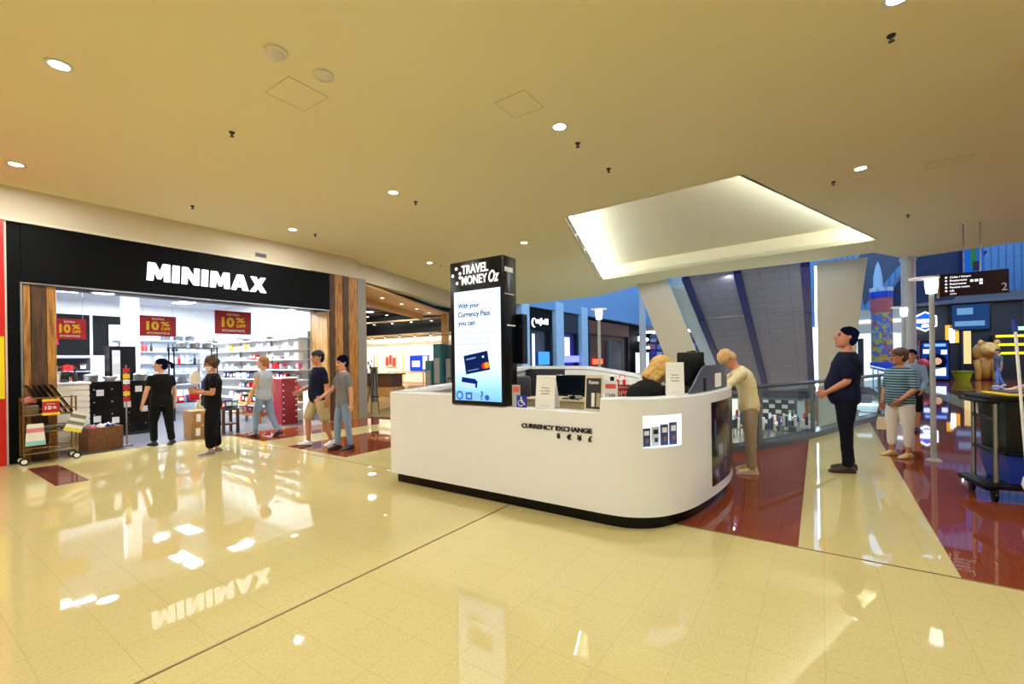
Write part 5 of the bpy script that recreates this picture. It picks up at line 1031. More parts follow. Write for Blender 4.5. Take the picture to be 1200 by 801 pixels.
T = thing('amber_doorway', 'small amber framed lit doorway in the far dark wall above the digital poster', 'doorway', (6.7, 38.3, 1.9)); bm = BM(); box(bm, -.3, .3, 0, .1, .3, 1.4); obj('frame', bm, em('amber', (230, 160, 60), 1.4), T); bm = BM(); box(bm, -.15, .1, -.04, 0, .3, 1.2); obj('panel', bm, e_white, T)
T = thing('blue_screen_wall', 'tall dim blue picture screen under the hanging brown sign', 'screen', (7.3, 38.2, 3.0)); bm = BM(); box(bm, -.6, 1.0, 0, .1, 0, 1.5); obj('screen', bm, em('dim_blue', (36, 70, 120), .7), T); bm = BM(); box(bm, -.7, 1.1, .1, .2, -.1, 1.6); obj('frame', bm, m_black, T)
bm = BM(); rect(bm, Fs, -.4, .3, .9, 1.3, 0, .02); rect(bm, Fs, -.5, .8, .2, .5, 0, .02); obj('print', bm, em('pale_blue_glow', (110, 160, 210), .8), T)
T = thing('hanging_picture', 'bright blue picture banner with a green figure above the hanging brown sign', 'banner', (6.0, 30, 5.3)); bm = BM(); box(bm, -.35, .35, 0, .05, 0, 1.5); obj('cloth', bm, em('banner_blue', (26, 100, 210), .7), T); bm = BM(); rect(bm, Fs, -.1, .12, .3, 1.2, 0, .01); rect(bm, Fs, -.02, .2, .15, .6, 0, .012, 1); obj('figure_print', bm, [mat('figure_green', (60, 140, 60)), m_dark], T)
bm = BM(); [cyl(bm, (x, .02, 1.5), (x, .02, 4.2), .012) for x in (-.3, .3)]; obj('hanging_wire', bm, m_steel, T)
# clutter in front of the far shop
for k, (x, y, w, h, m, lab) in enumerate(((4.6, 33, .5, 1.25, mat('tub_red', (180, 30, 40)), 'red merchandise bin by the pale column in the far shop'), (4.2, 33.6, .4, 1.5, mat('lime', (170, 186, 30)), 'lime merchandise bin behind the red one'), (4.3, 35, .6, 1.0, m_blue, 'blue merchandise bin near the far bright shopfront'), (4.9, 36.5, .5, 2.0, m_dgrey, 'grey merchandise stand against the far dark wall'))):
    T = thing('merchandise_bin', lab, 'bin', (x, y, 0), 'far merchandise bins'); bm = BM(); lathe(bm, [(0, 0), (w*.6, 0), (w*.7, h*.7), (0, h*.7)], seg=14); obj('tub', bm, m_dark, T); bm = BM(); ball(bm, (0, 0, h*.75), (w*.62, w*.62, h*.28)); obj('stock', bm, m, T, smooth=60)
# things on the lower level seen through the glass
T = thing('lower_rack', 'black and white checked shelving rack on the lower level behind the glass', 'rack', (-3.3, 37.5, -3.9)); bm = BM(); box(bm, -1.5, 1.8, 0, .3, 0, 2.5); obj('frame', bm, m_dark, T)
for r in range(6):
    for c_ in range(8):
        if (r+c_) % 2 == 0: bm = BM(); box(bm, -1.45+.4*c_, -1.1+.4*c_, -.05, 0, .15+.38*r, .42+.38*r); obj('stock', bm, m_white, T)
for k, (x, y, w, h, m, lab) in enumerate(((-1.2, 37.2, .22, 2.5, m_sky, 'pale blue'), (-.72, 37.2, .2, 2.5, m_wood1, 'brown timber'), (.15, 37.6, .5, 2.3, mat('tan_panel', (190, 160, 130)), 'tan'), (-5.6, 38, .6, 2.2, m_white, 'white'))):
    T = thing('display_board', f'{lab} display panel standing on the lower level behind the glass', 'panel', (x, y, -3.9)); bm = BM(); box(bm, -w, w, 0, .25, 0, h); obj('board', bm, m, T); bm = BM(); box(bm, -w-.05, w+.05, -.1, .35, 0, .1); obj('base', bm, m_dark, T)
for k in range(21):
    x, y = -5.6+1.0*(k % 7)+rr.uniform(-.06, .06), 31.5+1.7*(k//7)+rr.uniform(-.2, .2); h = rr.uniform(.8, 1.3); T = thing('goods_table', f'small cluttered goods table, {ORD[k%7]} along the {ORD[k//7]} lower level row', 'table', (x, y, -3.9), 'lower level goods tables')
    bm = BM(); box(bm, -.4, .4, -.3, .3, h-.06, h); [cyl(bm, (sx*.34, sy*.24, 0), (sx*.34, sy*.24, h-.06), .025, seg=6) for sx in (-1, 1) for sy in (-1, 1)]; obj('table_frame', bm, m_grey, T)
    for j in range(5): bm = BM(); box(bm, -.36+.15*j, -.24+.15*j, -.2, .15, h, h+rr.uniform(.15, .75)); obj('goods', bm, rr.choice([m_white, g_red, m_dark, g_cream, m_sky, g_blue]), T)
for k, (x, y, w, h, m, lab) in enumerate(((1.5, 36, .8, .9, mat('bright_red', (215, 24, 30)), 'bright red block stall on the lower level beside the tall man'), (2.6, 31, .9, 1.1, mat('amber_yellow', (240, 190, 40)), 'bright yellow stall on the lower level behind the tall man'))):
    if x > 1.6: x, y = 1.9, 30
    T = thing('lower_stall', lab, 'stall', (x, y, -3.9)); bm = BM(); box(bm, -w/2, w/2, -.4, .4, 0, h+.9, 0, .03); obj('block', bm, m, T); bm = BM(); box(bm, -w/2-.1, w/2+.1, -.5, .5, h+.9, h+1.0); obj('top', bm, m_white, T)
T = thing('display_island', 'white lit shelving island on the lower level near the red stall', 'shelf', (1.75, 38.6, -3.9)); 
for z in (.5, 1.0, 1.5, 2.0): bm = BM(); box(bm, -1.0, 1.4, 0, .4, z, z+.1); obj('shelf', bm, e_white if z in (1.0, 2.0) else m_white, T)
bm = BM(); box(bm, -1.0, 1.4, .4, .45, 0, 2.3); obj('back_panel', bm, m_sky, T)
# hanging way-finding sign
T = thing('hanging_sign', 'dark maroon way-finding sign with white lines and a large 2 hanging from the ceiling', 'sign', (2.74, 13.75, 2.82), yaw=-.06)
bm = BM(); box(bm, -.53, .54, 0, .12, 0, .5, 0, .006); obj('panel', bm, mat('maroon', (34, 8, 12), .4, spec=.2), T)
bm = BM(); box(bm, -.56, -.53, -.01, .13, -.02, .52); obj('olive_end', bm, mat('olive_end', (150, 130, 70), .4), T)
for k, (s, w) in enumerate((('Coles / Kmart', .33), ('Restaurants', .27), ('Restrooms', .26), ('Parents room', .31), ('Lift', .07))):
    z = .4-.075*k; bm = BM(); text(bm, s, Fs, -.36, z, w, .042, 0, .004, .02); obj('lettering', bm, em('sign_white', (250, 250, 250), 1.1), T); bm = BM(); prism(bm, [(-.42, z-.004), (-.395, z+.021), (-.42, z+.046), (-.445, z+.021)], 0, .004, 0, (), Fs); obj('arrow_symbol', bm, em('sign_white', (250, 250, 250), 1.1), T)
bm = BM(); text(bm, 'ATM', Fs, -.36, .03, .1, .035, 0, .004, .0)
obj('lettering', bm, em('sign_white', (250, 250, 250), 1.1), T)
bm = BM(); [rect(bm, Fs, x, x+.05, .285, .335, 0, .004) for x in (-.04, .03, .1)]; rect(bm, Fs, .1, .15, .22, .27, 0, .004); obj('pictogram', bm, em('sign_white', (250, 250, 250), 1.1), T)
bm = BM(); text(bm, '2', Fs, .43, .05, .08, .16, 0, .004, .0); obj('level_number', bm, mat('number_grey', (205, 200, 200)), T)
for x in (-.13, .13):
    bm = BM(); box(bm, x-.012, x+.012, .05, .074, .5, 1.578); obj('hanger', bm, m_steel, T)
# ================================================================ people
def remesh(bm, mats, name, parent, vox, it=3, disp=0, nsc=9):
    me = bpy.data.meshes.new('t'); bmesh.ops.recalc_face_normals(bm, faces=bm.faces); bm.to_mesh(me); bm.free()
    ob = bpy.data.objects.new('t', me); C.objects.link(ob)
    r = ob.modifiers.new('r', 'REMESH'); r.mode = 'VOXEL'; r.voxel_size = vox
    s = ob.modifiers.new('s', 'SMOOTH'); s.iterations = it; s.factor = .5
    bpy.context.view_layer.update()
    out = bpy.data.meshes.new_from_object(ob.evaluated_get(bpy.context.evaluated_depsgraph_get()))
    bpy.data.objects.remove(ob); bpy.data.meshes.remove(me)
    out.name = name; out.materials.clear()
    if disp:
        nn = [v.normal.copy() for v in out.vertices]
        for v, q in zip(out.vertices, nn):
            p = v.co; v.co = p+q*disp*(noise.noise(V((p.x*nsc, p.y*nsc, p.z*nsc*.55)))+.5*noise.noise(p*nsc*2.3))
    for m in mats: out.materials.append(m)
    out.shade_smooth()
    o = bpy.data.objects.new(name, out); C.objects.link(o); o.parent = parent; return o
def skinmat(n, c): return mat('skin_'+n, c, .5, var=.05)
sk_fair = skinmat('fair', (208, 152, 122)); sk_tan = skinmat('tan', (186, 124, 92)); sk_red = skinmat('ruddy', (200, 132, 104))
m_eye = mat('eye_dark', (36, 26, 24), .3); m_lip = mat('lip', (160, 84, 76), .5)
def ell(c, f, l, d, w, n=18, flat=None):
    out = []
    for i in range(n):
        t = 2*PI*i/n; out.append(c+f*(d*math.cos(t))+l*(w*math.sin(t)))
    return out
def limb(bm, pts, rs, n=14):
    """tapered limb with rounded ends"""
    pts = [V(p) for p in pts]
    P, R = [], []
    for i in range(len(pts)-1):
        for k in range(4):
            t = k/4; P.append(pts[i].lerp(pts[i+1], t)); R.append(rs[i]+(rs[i+1]-rs[i])*t)
    P.append(pts[-1]); R.append(rs[-1])
    d0 = (P[0]-P[1]).normalized(); d1 = (P[-1]-P[-2]).normalized()
    P = [P[0]+d0*R[0]*.8, P[0]+d0*R[0]*.45]+P+[P[-1]+d1*R[-1]*.45, P[-1]+d1*R[-1]*.8]; R = [R[0]*.5, R[0]*.88]+R+[R[-1]*.88, R[-1]*.5]
    tube(bm, P, R, n)
TORSO = [(-.09, .13, .10), (-.04, .165, .118), (.02, .172, .122), (.09, .16, .112), (.16, .147, .105), (.24, .15, .108), (.33, .165, .118), (.41, .178, .12), (.47, .178, .108), (.52, .15, .088), (.555, .1, .068), (.58, .062, .058)]
HEADP = [tuple(v*1.1 for v in q) for q in [(-.118, .03, .024, .052), (-.108, .05, .04, .036), (-.085, .07, .054, .02), (-.05, .082, .063, .01), (-.01, .09, .07, .004), (.03, .097, .0755, -.003), (.06, .094, .073, -.008), (.088, .078, .06, -.012), (.108, .05, .04, -.014), (.117, .022, .018, -.015)]]
def person(label, loc, yaw, H, P):
    s = H/1.75
    T = thing('person', label, 'person', loc, P.get('group'), yaw)
    sk = P.get('skin', sk_fair); b = P.get('b', 1.0); belly = P.get('belly', 0.0); sw = P.get('sw', 1.0)
    lean0, lean1 = math.radians(P.get('lean', 0)), math.radians(P.get('lean1', 0))
    hz = P.get('hip', .92)
    hs = [i*.01 for i in range(-12, 80)]; tab = {}
    p = V((P.get('hx', 0), 0, hz)); 
    def phi(h): return lean0*smoothstep((h+.02)/.15)+lean1*smoothstep((h-.2)/.3)
    pos = {0: p.copy()}
    q = p.copy()
    for i in range(1, 90): a = phi(i*.01); q = q+V((math.sin(a), 0, math.cos(a)))*.01; pos[i] = q.copy()
    q = p.copy()
    for i in range(-1, -15, -1): q = q-V((0, 0, .01)); pos[i] = q.copy()
    def sp(h): 
        a = phi(h); return pos[int(round(h*100))], V((math.cos(a), 0, -math.sin(a))), V((math.sin(a), 0, math.cos(a)))
    tw = math.radians(P.get('twist', 0))
    L = V((0, 1, 0))
    def tors(bm, h0, h1, add, wmul=1.0):
        rings = []
        for h, w, d in TORSO:
            if h < h0-.001 or h > h1+.001: continue
            c, f, u = sp(h); bw = w*b if h < .45 else w*(b+1)/2; bd = d*b if h < .45 else d*(b+1)/2
            bel = belly*math.exp(-((h-.15)/.14)**2)
            rings.append(ell(c+f*(bel*.5), f, L, bd+bel*.5+add, bw*wmul+add))
        loft(bm, rings)
    # joints
    c5, f5, u5 = sp(.485); SHW = .182*sw
    sh = {1: c5+L*SHW+f5*.0, -1: c5-L*SHW}
    arms = {}
    for sd, key in ((1, 'armL'), (-1, 'armR')):
        a = P.get(key, ((.05, .12, -1), (.12, .0, -1))); ua, fa = V(a[0]).normalized(), V(a[1]).normalized()
        if sd == -1 and not P.get('abs'): pass
        e = sh[sd]+ua*.285; w = e+fa*.245; arms[sd] = (sh[sd], e, w, fa, a[2] if len(a) > 2 else None)
    legs = {}
    for sd, key in ((1, 'legL'), (-1, 'legR')):
        a = P.get(key, ((0, .03, -1), (0, 0, -1), 0, 0)); hp = V((p.x, sd*.088*(b+1)/2, hz)); k = hp+V(a[0]).normalized()*.43; an = k+V(a[1]).normalized()*.41
        legs[sd] = (hp, k, an, a[2] if len(a) > 2 else 0, a[3] if len(a) > 3 else 0)
    # ---- body
    bm = BM()
    tors(bm, -.09, .58, 0)
    cn, fn, un = sp(.56); ch, fh, uh = sp(.6)
    hc = ch+uh*.135+fh*.02
    hyaw, hpit = math.radians(P.get('hyaw', 0)), math.radians(P.get('hpitch', 0))
    a = phi(.6)+hpit
    Rz = Matrix.Rotation(hyaw, 3, 'Z'); 
    hf = Rz @ V((math.cos(a), 0, -math.sin(a))); hu = Rz @ V((math.sin(a), 0, math.cos(a))); hl = hu.cross(hf)
    hc = hc+hf*.012*max(0, math.sin(a))
    tube(bm, [sp(.53)[0], sp(.57)[0]+fh*.005, hc-hu*.06-hf*.015], [.068, .056, .052], 14)
    loft(bm, [ell(hc+hu*z+hf*x, hf, hl, d, w) for z, d, w, x in HEADP])
    hw = lambda x, y, z: hc+(hf*x+hl*y+hu*z)*1.1
    tube(bm, [hw(.08, 0, .022), hw(.098, 0, -.005), hw(.113, 0, -.026), hw(.1, 0, -.038)], [.009, .012, .016, .013], 8)
    for y in (-1, 1): tube(bm, [hw(-.008, y*.068, .02), hw(-.014, y*.08, .004), hw(-.004, y*.07, -.025)], [.012, .017, .009], 8)
    tube(bm, [hw(.074, -.022, -.062), hw(.088, 0, -.06), hw(.074, .022, -.062)], .0085, 8)
    for sd in (1, -1):
        S_, E_, W_, fa, _ = arms[sd]
        limb(bm, [S_-u5*.0, S_.lerp(E_, .45), E_], [.053, .046, .04]); limb(bm, [E_, E_.lerp(W_, .3), W_], [.04, .042, .028])
        # hand
        pn = P.get('palmL' if sd == 1 else 'palmR'); pn = V(pn) if pn else L*(-sd)
        pn = (pn-fa*pn.dot(fa)).normalized(); side = fa.cross(pn).normalized()
        if side.dot(V((1, 0, .4))) < 0: side = -side      # thumb side looks forward / up
        curl = P.get('curlL' if sd == 1 else 'curlR', P.get('curl', 18))
        rings = []
        for t, w_, th in ((-.01, .026, .02), (.02, .034, .018), (.055, .042, .017), (.085, .043, .014), (.095, .038, .011)):
            rings.append([W_+fa*t+side*(w_*math.cos(2*PI*i/12))+pn*(th*math.sin(2*PI*i/12)) for i in range(12)])
        loft(bm, rings)
        for j, (off, ln) in enumerate(((.031, .072), (.0105, .082), (-.0105, .076), (-.031, .058))):
            q = W_+fa*.085+side*off; pts = [q]; d = fa.copy(); ax = fa.cross(pn).normalized()
            for kk, fr in enumerate((.45, .3, .25)):
                d = (Matrix.Rotation(math.radians(curl*(.6+.5*kk)), 3, ax) @ d); q = q+d*ln*fr+side*off*.04; pts.append(q.copy())
            tube(bm, pts, [.0095, .009, .0082, .006], 8)
        q = W_+fa*.025+side*.03; d = (fa*.7+side*.7+pn*.25).normalized(); q2 = q+d*.04; d2 = (fa*.95+side*.15+pn*.4).normalized(); tube(bm, [W_+fa*.02+side*.015, q, q2, q2+d2*.03], [.014, .0125, .011, .008], 8)
    for sd in (1, -1):
        hp, k, an, fy, ft = legs[sd]
        limb(bm, [hp, hp.lerp(k, .5), k], [.08*b, .068*b, .052]); limb(bm, [k, k.lerp(an, .3), an], [.05, .054, .034])
        foot(bm, an, fy, ft, .8, 0)
    for v in bm.verts: v.co *= s
    body = remesh(bm, [sk, m_eye, m_lip, P.get('hairm', m_eye)], 'body', T, .0062*s, 3)
    me = body.data
    hcs = hc*s
    for pg in me.polygons:
        d = pg.center-hcs; x, y, z = d.dot(hf)/s/1.1, d.dot(hl)/s/1.1, d.dot(hu)/s/1.1
        if x > .06 and abs(z) < .13:
            if abs(abs(y)-.031) < .014 and abs(z-.012) < .0075: pg.material_index = 1
            elif abs(z+.061) < .008 and abs(y) < .023: pg.material_index = 2
            elif .014 < abs(y) < .048 and abs(z-.033) < .0045: pg.material_index = 3
    # ---- clothes
    tp = P.get('top')
    if tp:
        bm = BM(); tors(bm, tp.get('hem', -.09), .555, .014, tp.get('wm', 1.0))
        if tp.get('collar'): tube(bm, [sp(.53)[0], sp(.57)[0]+fh*.004], [.085, .066], 14)
        for sd in (1, -1):
            S_, E_, W_, fa, _ = arms[sd]; sl = tp.get('sleeve', .55)
            if sl <= 0: continue
            if sl <= 1: limb(bm, [S_-u5*.004, S_.lerp(E_, sl)], [.066, .062 if sl > .3 else .06])
            else: limb(bm, [S_, S_.lerp(E_, .5), E_], [.066, .06, .056]); limb(bm, [E_, E_.lerp(W_, min(1, sl-1))], [.056, .042])
        for v in bm.verts: v.co *= s
        o = remesh(bm, [tp['m']]+tp.get('extra', []), tp.get('n', 'shirt'), T, .011*s, 3, tp.get('fold', .006))
        if tp.get('stripe'):
            pass
    bt = P.get('bottom')
    if bt:
        bm = BM(); tors(bm, -.09, bt.get('top', .09), .012)
        ln = bt.get('len', 1.0); fl = bt.get('flare', 1.0)
        for sd in (1, -1):
            hp, k, an, fy, ft = legs[sd]
            if ln <= .5: limb(bm, [hp, hp.lerp(k, ln*2)], [.096*b, .09*fl])
            else:
                limb(bm, [hp, hp.lerp(k, .5), k], [.094*b, .084*b*(fl+1)/2, .068*fl]); e = k.lerp(an, (ln-.5)*2); limb(bm, [k, e], [.067*fl, .054*fl])
        for v in bm.verts: v.co *= s
        remesh(bm, [bt['m']], bt.get('n', 'trousers'), T, .011*s, 3, bt.get('fold', .006))
        if bt.get('belt'):
            bm = BM(); c, f, u = sp(.05); loft(bm, [ell(c+u*z, f, L, .117*b+.028+belly*.3, .166*b+.026) for z in (-.015, .015)]); 
            for v in bm.verts: v.co *= s
            obj('belt', bm, m_black, T, smooth=60)
    shp = P.get('shoe')
    if shp:
        for sd in (1, -1):
            hp, k, an, fy, ft = legs[sd]; bm = BM(); foot(bm, an, fy, ft, 1.0, .008)
            for v in bm.verts: v.co *= s
            so = remesh(bm, [shp['m']], 'shoe', T, .008*s, 3)
            if shp.get('sole'):
                bm = BM(); foot(bm, an, fy, ft, 1.05, .01, .022)
                for v in bm.verts: v.co *= s
                obj('sole', bm, shp['sole'], so, smooth=50)
    hr = P.get('hair')
    if hr:
        bm = BM(); sc = hr.get('s', 1.0)
        def hball(c, r, n=20):
            vs = ball(bm, (0, 0, 0), 1, 0, n)
            for v in vs: v.co = hw(c[0]+v.co.x*r[0], c[1]+v.co.y*r[1], c[2]+v.co.z*r[2])
        st = hr['st']
        hball((-.018, 0, .046), (.104*sc, .086*sc, .089*sc))
        if st in ('short', 'ponytail', 'bob', 'curly'): hball((-.045, 0, -.01), (.07*sc, .08*sc, .08))
        if st == 'ponytail': tube(bm, [hw(-.1, 0, .05), hw(-.15, .01, .045), hw(-.175, .015, .0), hw(-.17, .01, -.08)], [.022, .032, .034, .012], 10)
        if st == 'bob':
            for y, x in ((.055, -.03), (-.055, -.03), (0, -.075), (.04, -.065), (-.04, -.065), (.066, .0), (-.066, .0)): tube(bm, [hw(x, y, .05), hw(x-.012, y*1.3, -.05), hw(x-.008, y*1.35, -.13), hw(x, y*1.2, -.17)], [.04, .042, .036, .018], 10)
        if st == 'crop': pass
        if st == 'curly':
            rr_ = random.Random(2)
            for _ in range(22):
                t, u_ = rr_.uniform(0, 2*PI), rr_.uniform(.0, 1); hball((-.03+.085*math.cos(t)*(1-u_*.5), .08*math.sin(t)*(1-u_*.5), .0+.11*u_), (.036, .036, .034), 8)
        for v in bm.verts: v.co *= s
        remesh(bm, [hr['m']], 'hair', T, .008*s, 2, .006, 30)
    if P.get('cap'):
        bm = BM(); vs = ball(bm, (0, 0, 0), 1, 0, 20)
        for v in vs: v.co = hw(-.008+v.co.x*.106, v.co.y*.088, .05+max(-.2, v.co.z)*.082)
        for v in bm.verts: v.co *= s
        o = remesh(bm, [P['cap']], 'cap', T, .008*s, 2)
    if P.get('glasses'):
        bm = BM()
        for y in (-.032, .032): tube(bm, [hw(.1, y+.022*math.cos(t), .012+.017*math.sin(t)) for t in [2*PI*i/10 for i in range(11)]], .0025, 5)
        tube(bm, [hw(.1, -.01, .014), hw(.1, .01, .014)], .0025, 5); [tube(bm, [hw(.1, y, .014), hw(.06, y*1.38, .014), hw(-.01, y*1.42, .012)], .0025, 5) for y in (-.054, .054)]
        for v in bm.verts: v.co *= s
        obj('glasses', bm, m_black, T)
    if P.get('mask'):
        bm = BM(); loft(bm, [ell(hw(x, 0, z), hf, hl, d*1.1, w*1.1) for z, d, w, x in ((-.12, .034, .03, .052), (-.1, .064, .05, .034), (-.06, .084, .062, .018), (-.03, .094, .066, .012))])
        for v in bm.verts: v.co *= s
        remesh(bm, [P['mask']], 'face_mask', T, .008*s, 2)
    info = {k: tuple(T.matrix_basis @ (v*s) for v in arms[k][:3]) for k in arms}
    T['_'] = 0; del T['_']
    return T, info, lambda h: sp(h)
def foot(bm, an, fy, ft, sc, ex, sole=None):
    R = Matrix.Rotation(math.radians(fy), 3, 'Z') @ Matrix.Rotation(math.radians(ft), 3, 'Y')
    base = an-V((0, 0, .08)) if True else an
    F_ = [(-.075, .026, .045), (-.055, .034, .075), (-.01, .036, .1), (.03, .037, .09), (.07, .041, .066), (.115, .046, .052), (.15, .042, .042), (.178, .028, .03), (.19, .01, .014)]
    rings = []
    for x, w, h in F_:
        w, h = (w+ex)*sc, (h+ex*.6)*sc
        if sole: h = sole
        ring = []
        for i in range(14):
            t = 2*PI*i/14; y, z = w*math.cos(t), h*.5+h*.5*math.sin(t)
            if math.sin(t) < -.3: z = 0
            ring.append(an+R @ (V((x*(1 if sc < 1 else 1.06), y, z))-V((0, 0, .078))))
        rings.append(ring)
    loft(bm, rings)
# trousers / cloth materials
c_blk = mat('cloth_black', (9, 9, 12), .85, spec=.2, var=.2); c_navy = mat('cloth_navy', (15, 20, 46), .85, spec=.2, var=.15); c_jean = mat('denim_pale', (122, 142, 176), .85, var=.15, scale=14); c_jeand = mat('denim_dark', (13, 16, 28), .8, spec=.2, var=.3, scale=12); c_grey = mat('cloth_grey', (112, 112, 118), .85, var=.12); c_lgrey = mat('cloth_pale_grey', (168, 176, 188), .85, var=.1)
c_khaki = mat('cloth_khaki', (188, 170, 134), .85, var=.08); c_cream = mat('cardigan_cream', (222, 208, 166), .9, var=.12, scale=30); c_tan = mat('cloth_taupe', (158, 138, 116), .85, var=.08); c_white = mat('cloth_white', (222, 212, 208), .85, var=.06)
h_dark = mat('hair_dark', (30, 22, 20), .6, var=.3, scale=30); h_brown = mat('hair_brown', (72, 42, 24), .6, var=.3, scale=30); h_blond = mat('hair_blond', (206, 160, 84), .55, var=.3, scale=30); h_red = mat('hair_auburn', (150, 104, 56), .6, var=.3, scale=30); h_sandy = mat('hair_sandy', (206, 166, 112), .6, var=.25, scale=30)
s_brown = mat('shoe_brown', (48, 30, 24), .5); s_white = mat('shoe_white', (220, 220, 222), .5); s_black = mat('shoe_black', (20, 20, 22), .5); s_tan = mat('shoe_tan', (196, 166, 116), .5); s_grey = mat('shoe_taupe', (120, 104, 92), .5)
# striped knit
ms_ = bpy.data.materials.new('striped_knit'); ms_.use_nodes = True; nt = ms_.node_tree; b_ = nt.nodes['Principled BSDF']; b_.inputs['Roughness'].default_value = .85
tc = nt.nodes.new('ShaderNodeTexCoord'); wv = nt.nodes.new('ShaderNodeTexWave'); wv.bands_direction = 'Z'; wv.inputs['Scale'].default_value = 8; rp = nt.nodes.new('ShaderNodeValToRGB'); rp.color_ramp.elements[0].position = .45; rp.color_ramp.elements[1].position = .55; rp.color_ramp.elements[0].color = lin((34, 50, 76))+(1,); rp.color_ramp.elements[1].color = lin((116, 152, 164))+(1,)
nt.links.new(tc.outputs['Object'], wv.inputs['Vector']); nt.links.new(wv.outputs['Fac'], rp.inputs[0]); nt.links.new(rp.outputs[0], b_.inputs['Base Color'])
D = math.radians
# 1 woman in black walking into the shop
person('woman in black tee and trousers with ponytail, seen from behind walking into the shop', (-10.42, 3.25, 0), D(188), 1.62, dict(skin=sk_fair, b=1.12, hyaw=62, hairm=h_dark,
    armL=((.02, .3, -1), (.12, .22, -1)), armR=((-.02, -.2, -1), (.1, -.02, -1)), legL=((.16, .06, -1), (-.05, 0, -1), 5, 0), legR=((-.08, -.05, -1), (-.26, 0, -1), -5, 16),
    top=dict(m=c_blk, sleeve=.5, hem=-.09), bottom=dict(m=c_blk, len=.93, top=.12, flare=1.15), shoe=dict(m=s_black), hair=dict(m=h_dark, st='ponytail')))
# 2 woman in black with arms bent
person('woman in black outfit holding a phone, grey shoes, standing at the shop floor edge', (-8.6, 3.41, 0), D(252), 1.64, dict(skin=sk_tan, b=1.12, hyaw=-18, hpitch=14, hairm=h_brown,
    armL=((.08, .2, -1), (.85, -.3, .12)), armR=((.1, -.2, -1), (.85, .3, .2)), legL=((.1, .02, -1), (.03, 0, -1), 0, 0), legR=((-.05, -.02, -1), (-.1, 0, -1), 0, 4), curl=40,
    top=dict(m=c_blk, sleeve=.55), bottom=dict(m=c_blk, len=.86, flare=1.55, top=.12), shoe=dict(m=s_grey, sole=s_white), hair=dict(m=h_brown, st='curly'), mask=mat('mask_white', (222, 222, 224), .8)))
# 3 person in pale grey top
person('person in pale grey sleeveless top and light jeans with auburn hair, walking along the shelves', (-9.6, 4.76, 0), D(205), 1.66, dict(skin=sk_fair, b=1.08, hyaw=25, hairm=h_red,
    armL=((.15, .16, -1), (.5, .0, -1)), armR=((-.15, -.16, -1), (.15, 0, -1)), legL=((.32, .03, -1), (.0, 0, -1), 0, -6), legR=((-.2, -.03, -1), (-.5, 0, -1), 0, 24), hip=.905,
    top=dict(m=c_lgrey, sleeve=.12), bottom=dict(m=c_jean, len=.95), shoe=dict(m=s_brown), hair=dict(m=h_red, st='short')))
# 4 man in navy shirt and shorts
person('man in navy tee, khaki shorts and dark cap striding past the shop', (-7.75, 4.85, 0), D(262), 1.76, dict(skin=sk_tan, b=1.16, belly=.05, hyaw=8, hairm=h_dark,
    armL=((-.12, .22, -1), (.15, .3, -1)), armR=((.15, -.2, -1), (.8, .1, -.3)), legL=((-.12, .03, -1), (-.32, 0, -1), 0, 14), legR=((.42, -.03, -1), (-.02, 0, -1), 0, -8), hip=.89,
    top=dict(m=c_navy, sleeve=.7, wm=1.03), bottom=dict(m=c_khaki, len=.44, n='shorts', flare=1.12), shoe=dict(m=s_white, sole=s_black), hair=dict(m=h_dark, st='short', s=.98), cap=mat('cap_navy', (34, 38, 52), .8)))
# 5 woman in grey tee
person('woman in grey tee and pale blue jeans walking behind the man in the navy tee', (-6.98, 4.84, 0), D(260), 1.62, dict(skin=sk_fair, b=1.04, hyaw=6, hpitch=4, hairm=h_dark,
    armL=((-.12, .16, -1), (.0, .05, -1)), armR=((.42, -.25, -1), (.72, -.12, -.5)), legL=((-.05, .03, -1), (-.14, 0, -1), 0, 6), legR=((.2, -.02, -1), (.0, 0, -1), 0, 0),
    top=dict(m=c_grey, sleeve=.6), bottom=dict(m=c_jean, len=.95), shoe=dict(m=s_black), hair=dict(m=h_dark, st='short', s=1.03)))
# 6 seated woman in the kiosk (on a stool)
person('blonde woman in black top seated inside the kiosk, seen from behind', (-1.62, 4.74, 0), D(62), 1.74, dict(skin=sk_fair, b=1.35, sw=1.15, lean=14, lean1=22, hpitch=14, hyaw=-22, hip=.76, hairm=h_blond,
    armL=((.45, .3, -.75), (.75, -.45, .25)), armR=((.5, -.25, -.75), (.8, .3, .25)), legL=((1, .15, -.05), (.1, 0, -1), 0, 0), legR=((1, -.15, -.05), (.1, 0, -1), 0, 0),
    top=dict(m=c_blk, sleeve=.95), bottom=dict(m=c_blk, len=.95), shoe=dict(m=s_black), hair=dict(m=h_blond, st='bob', s=1.35)))
T = thing('office_stool', 'black office stool carrying the seated blonde woman inside the kiosk', 'stool', (-1.62, 4.74, 0))
bm = BM(); lathe(bm, [(0, .5), (.17, .5), (.2, .53), (.2, .57), (.16, .595), (0, .6)]); obj('seat', bm, m_black, T, smooth=40); bm = BM(); lathe(bm, [(0, .0), (.2, 0), (.19, .03), (.03, .06), (.03, .5), (0, .5)]); obj('base', bm, m_chrome, T, smooth=40)
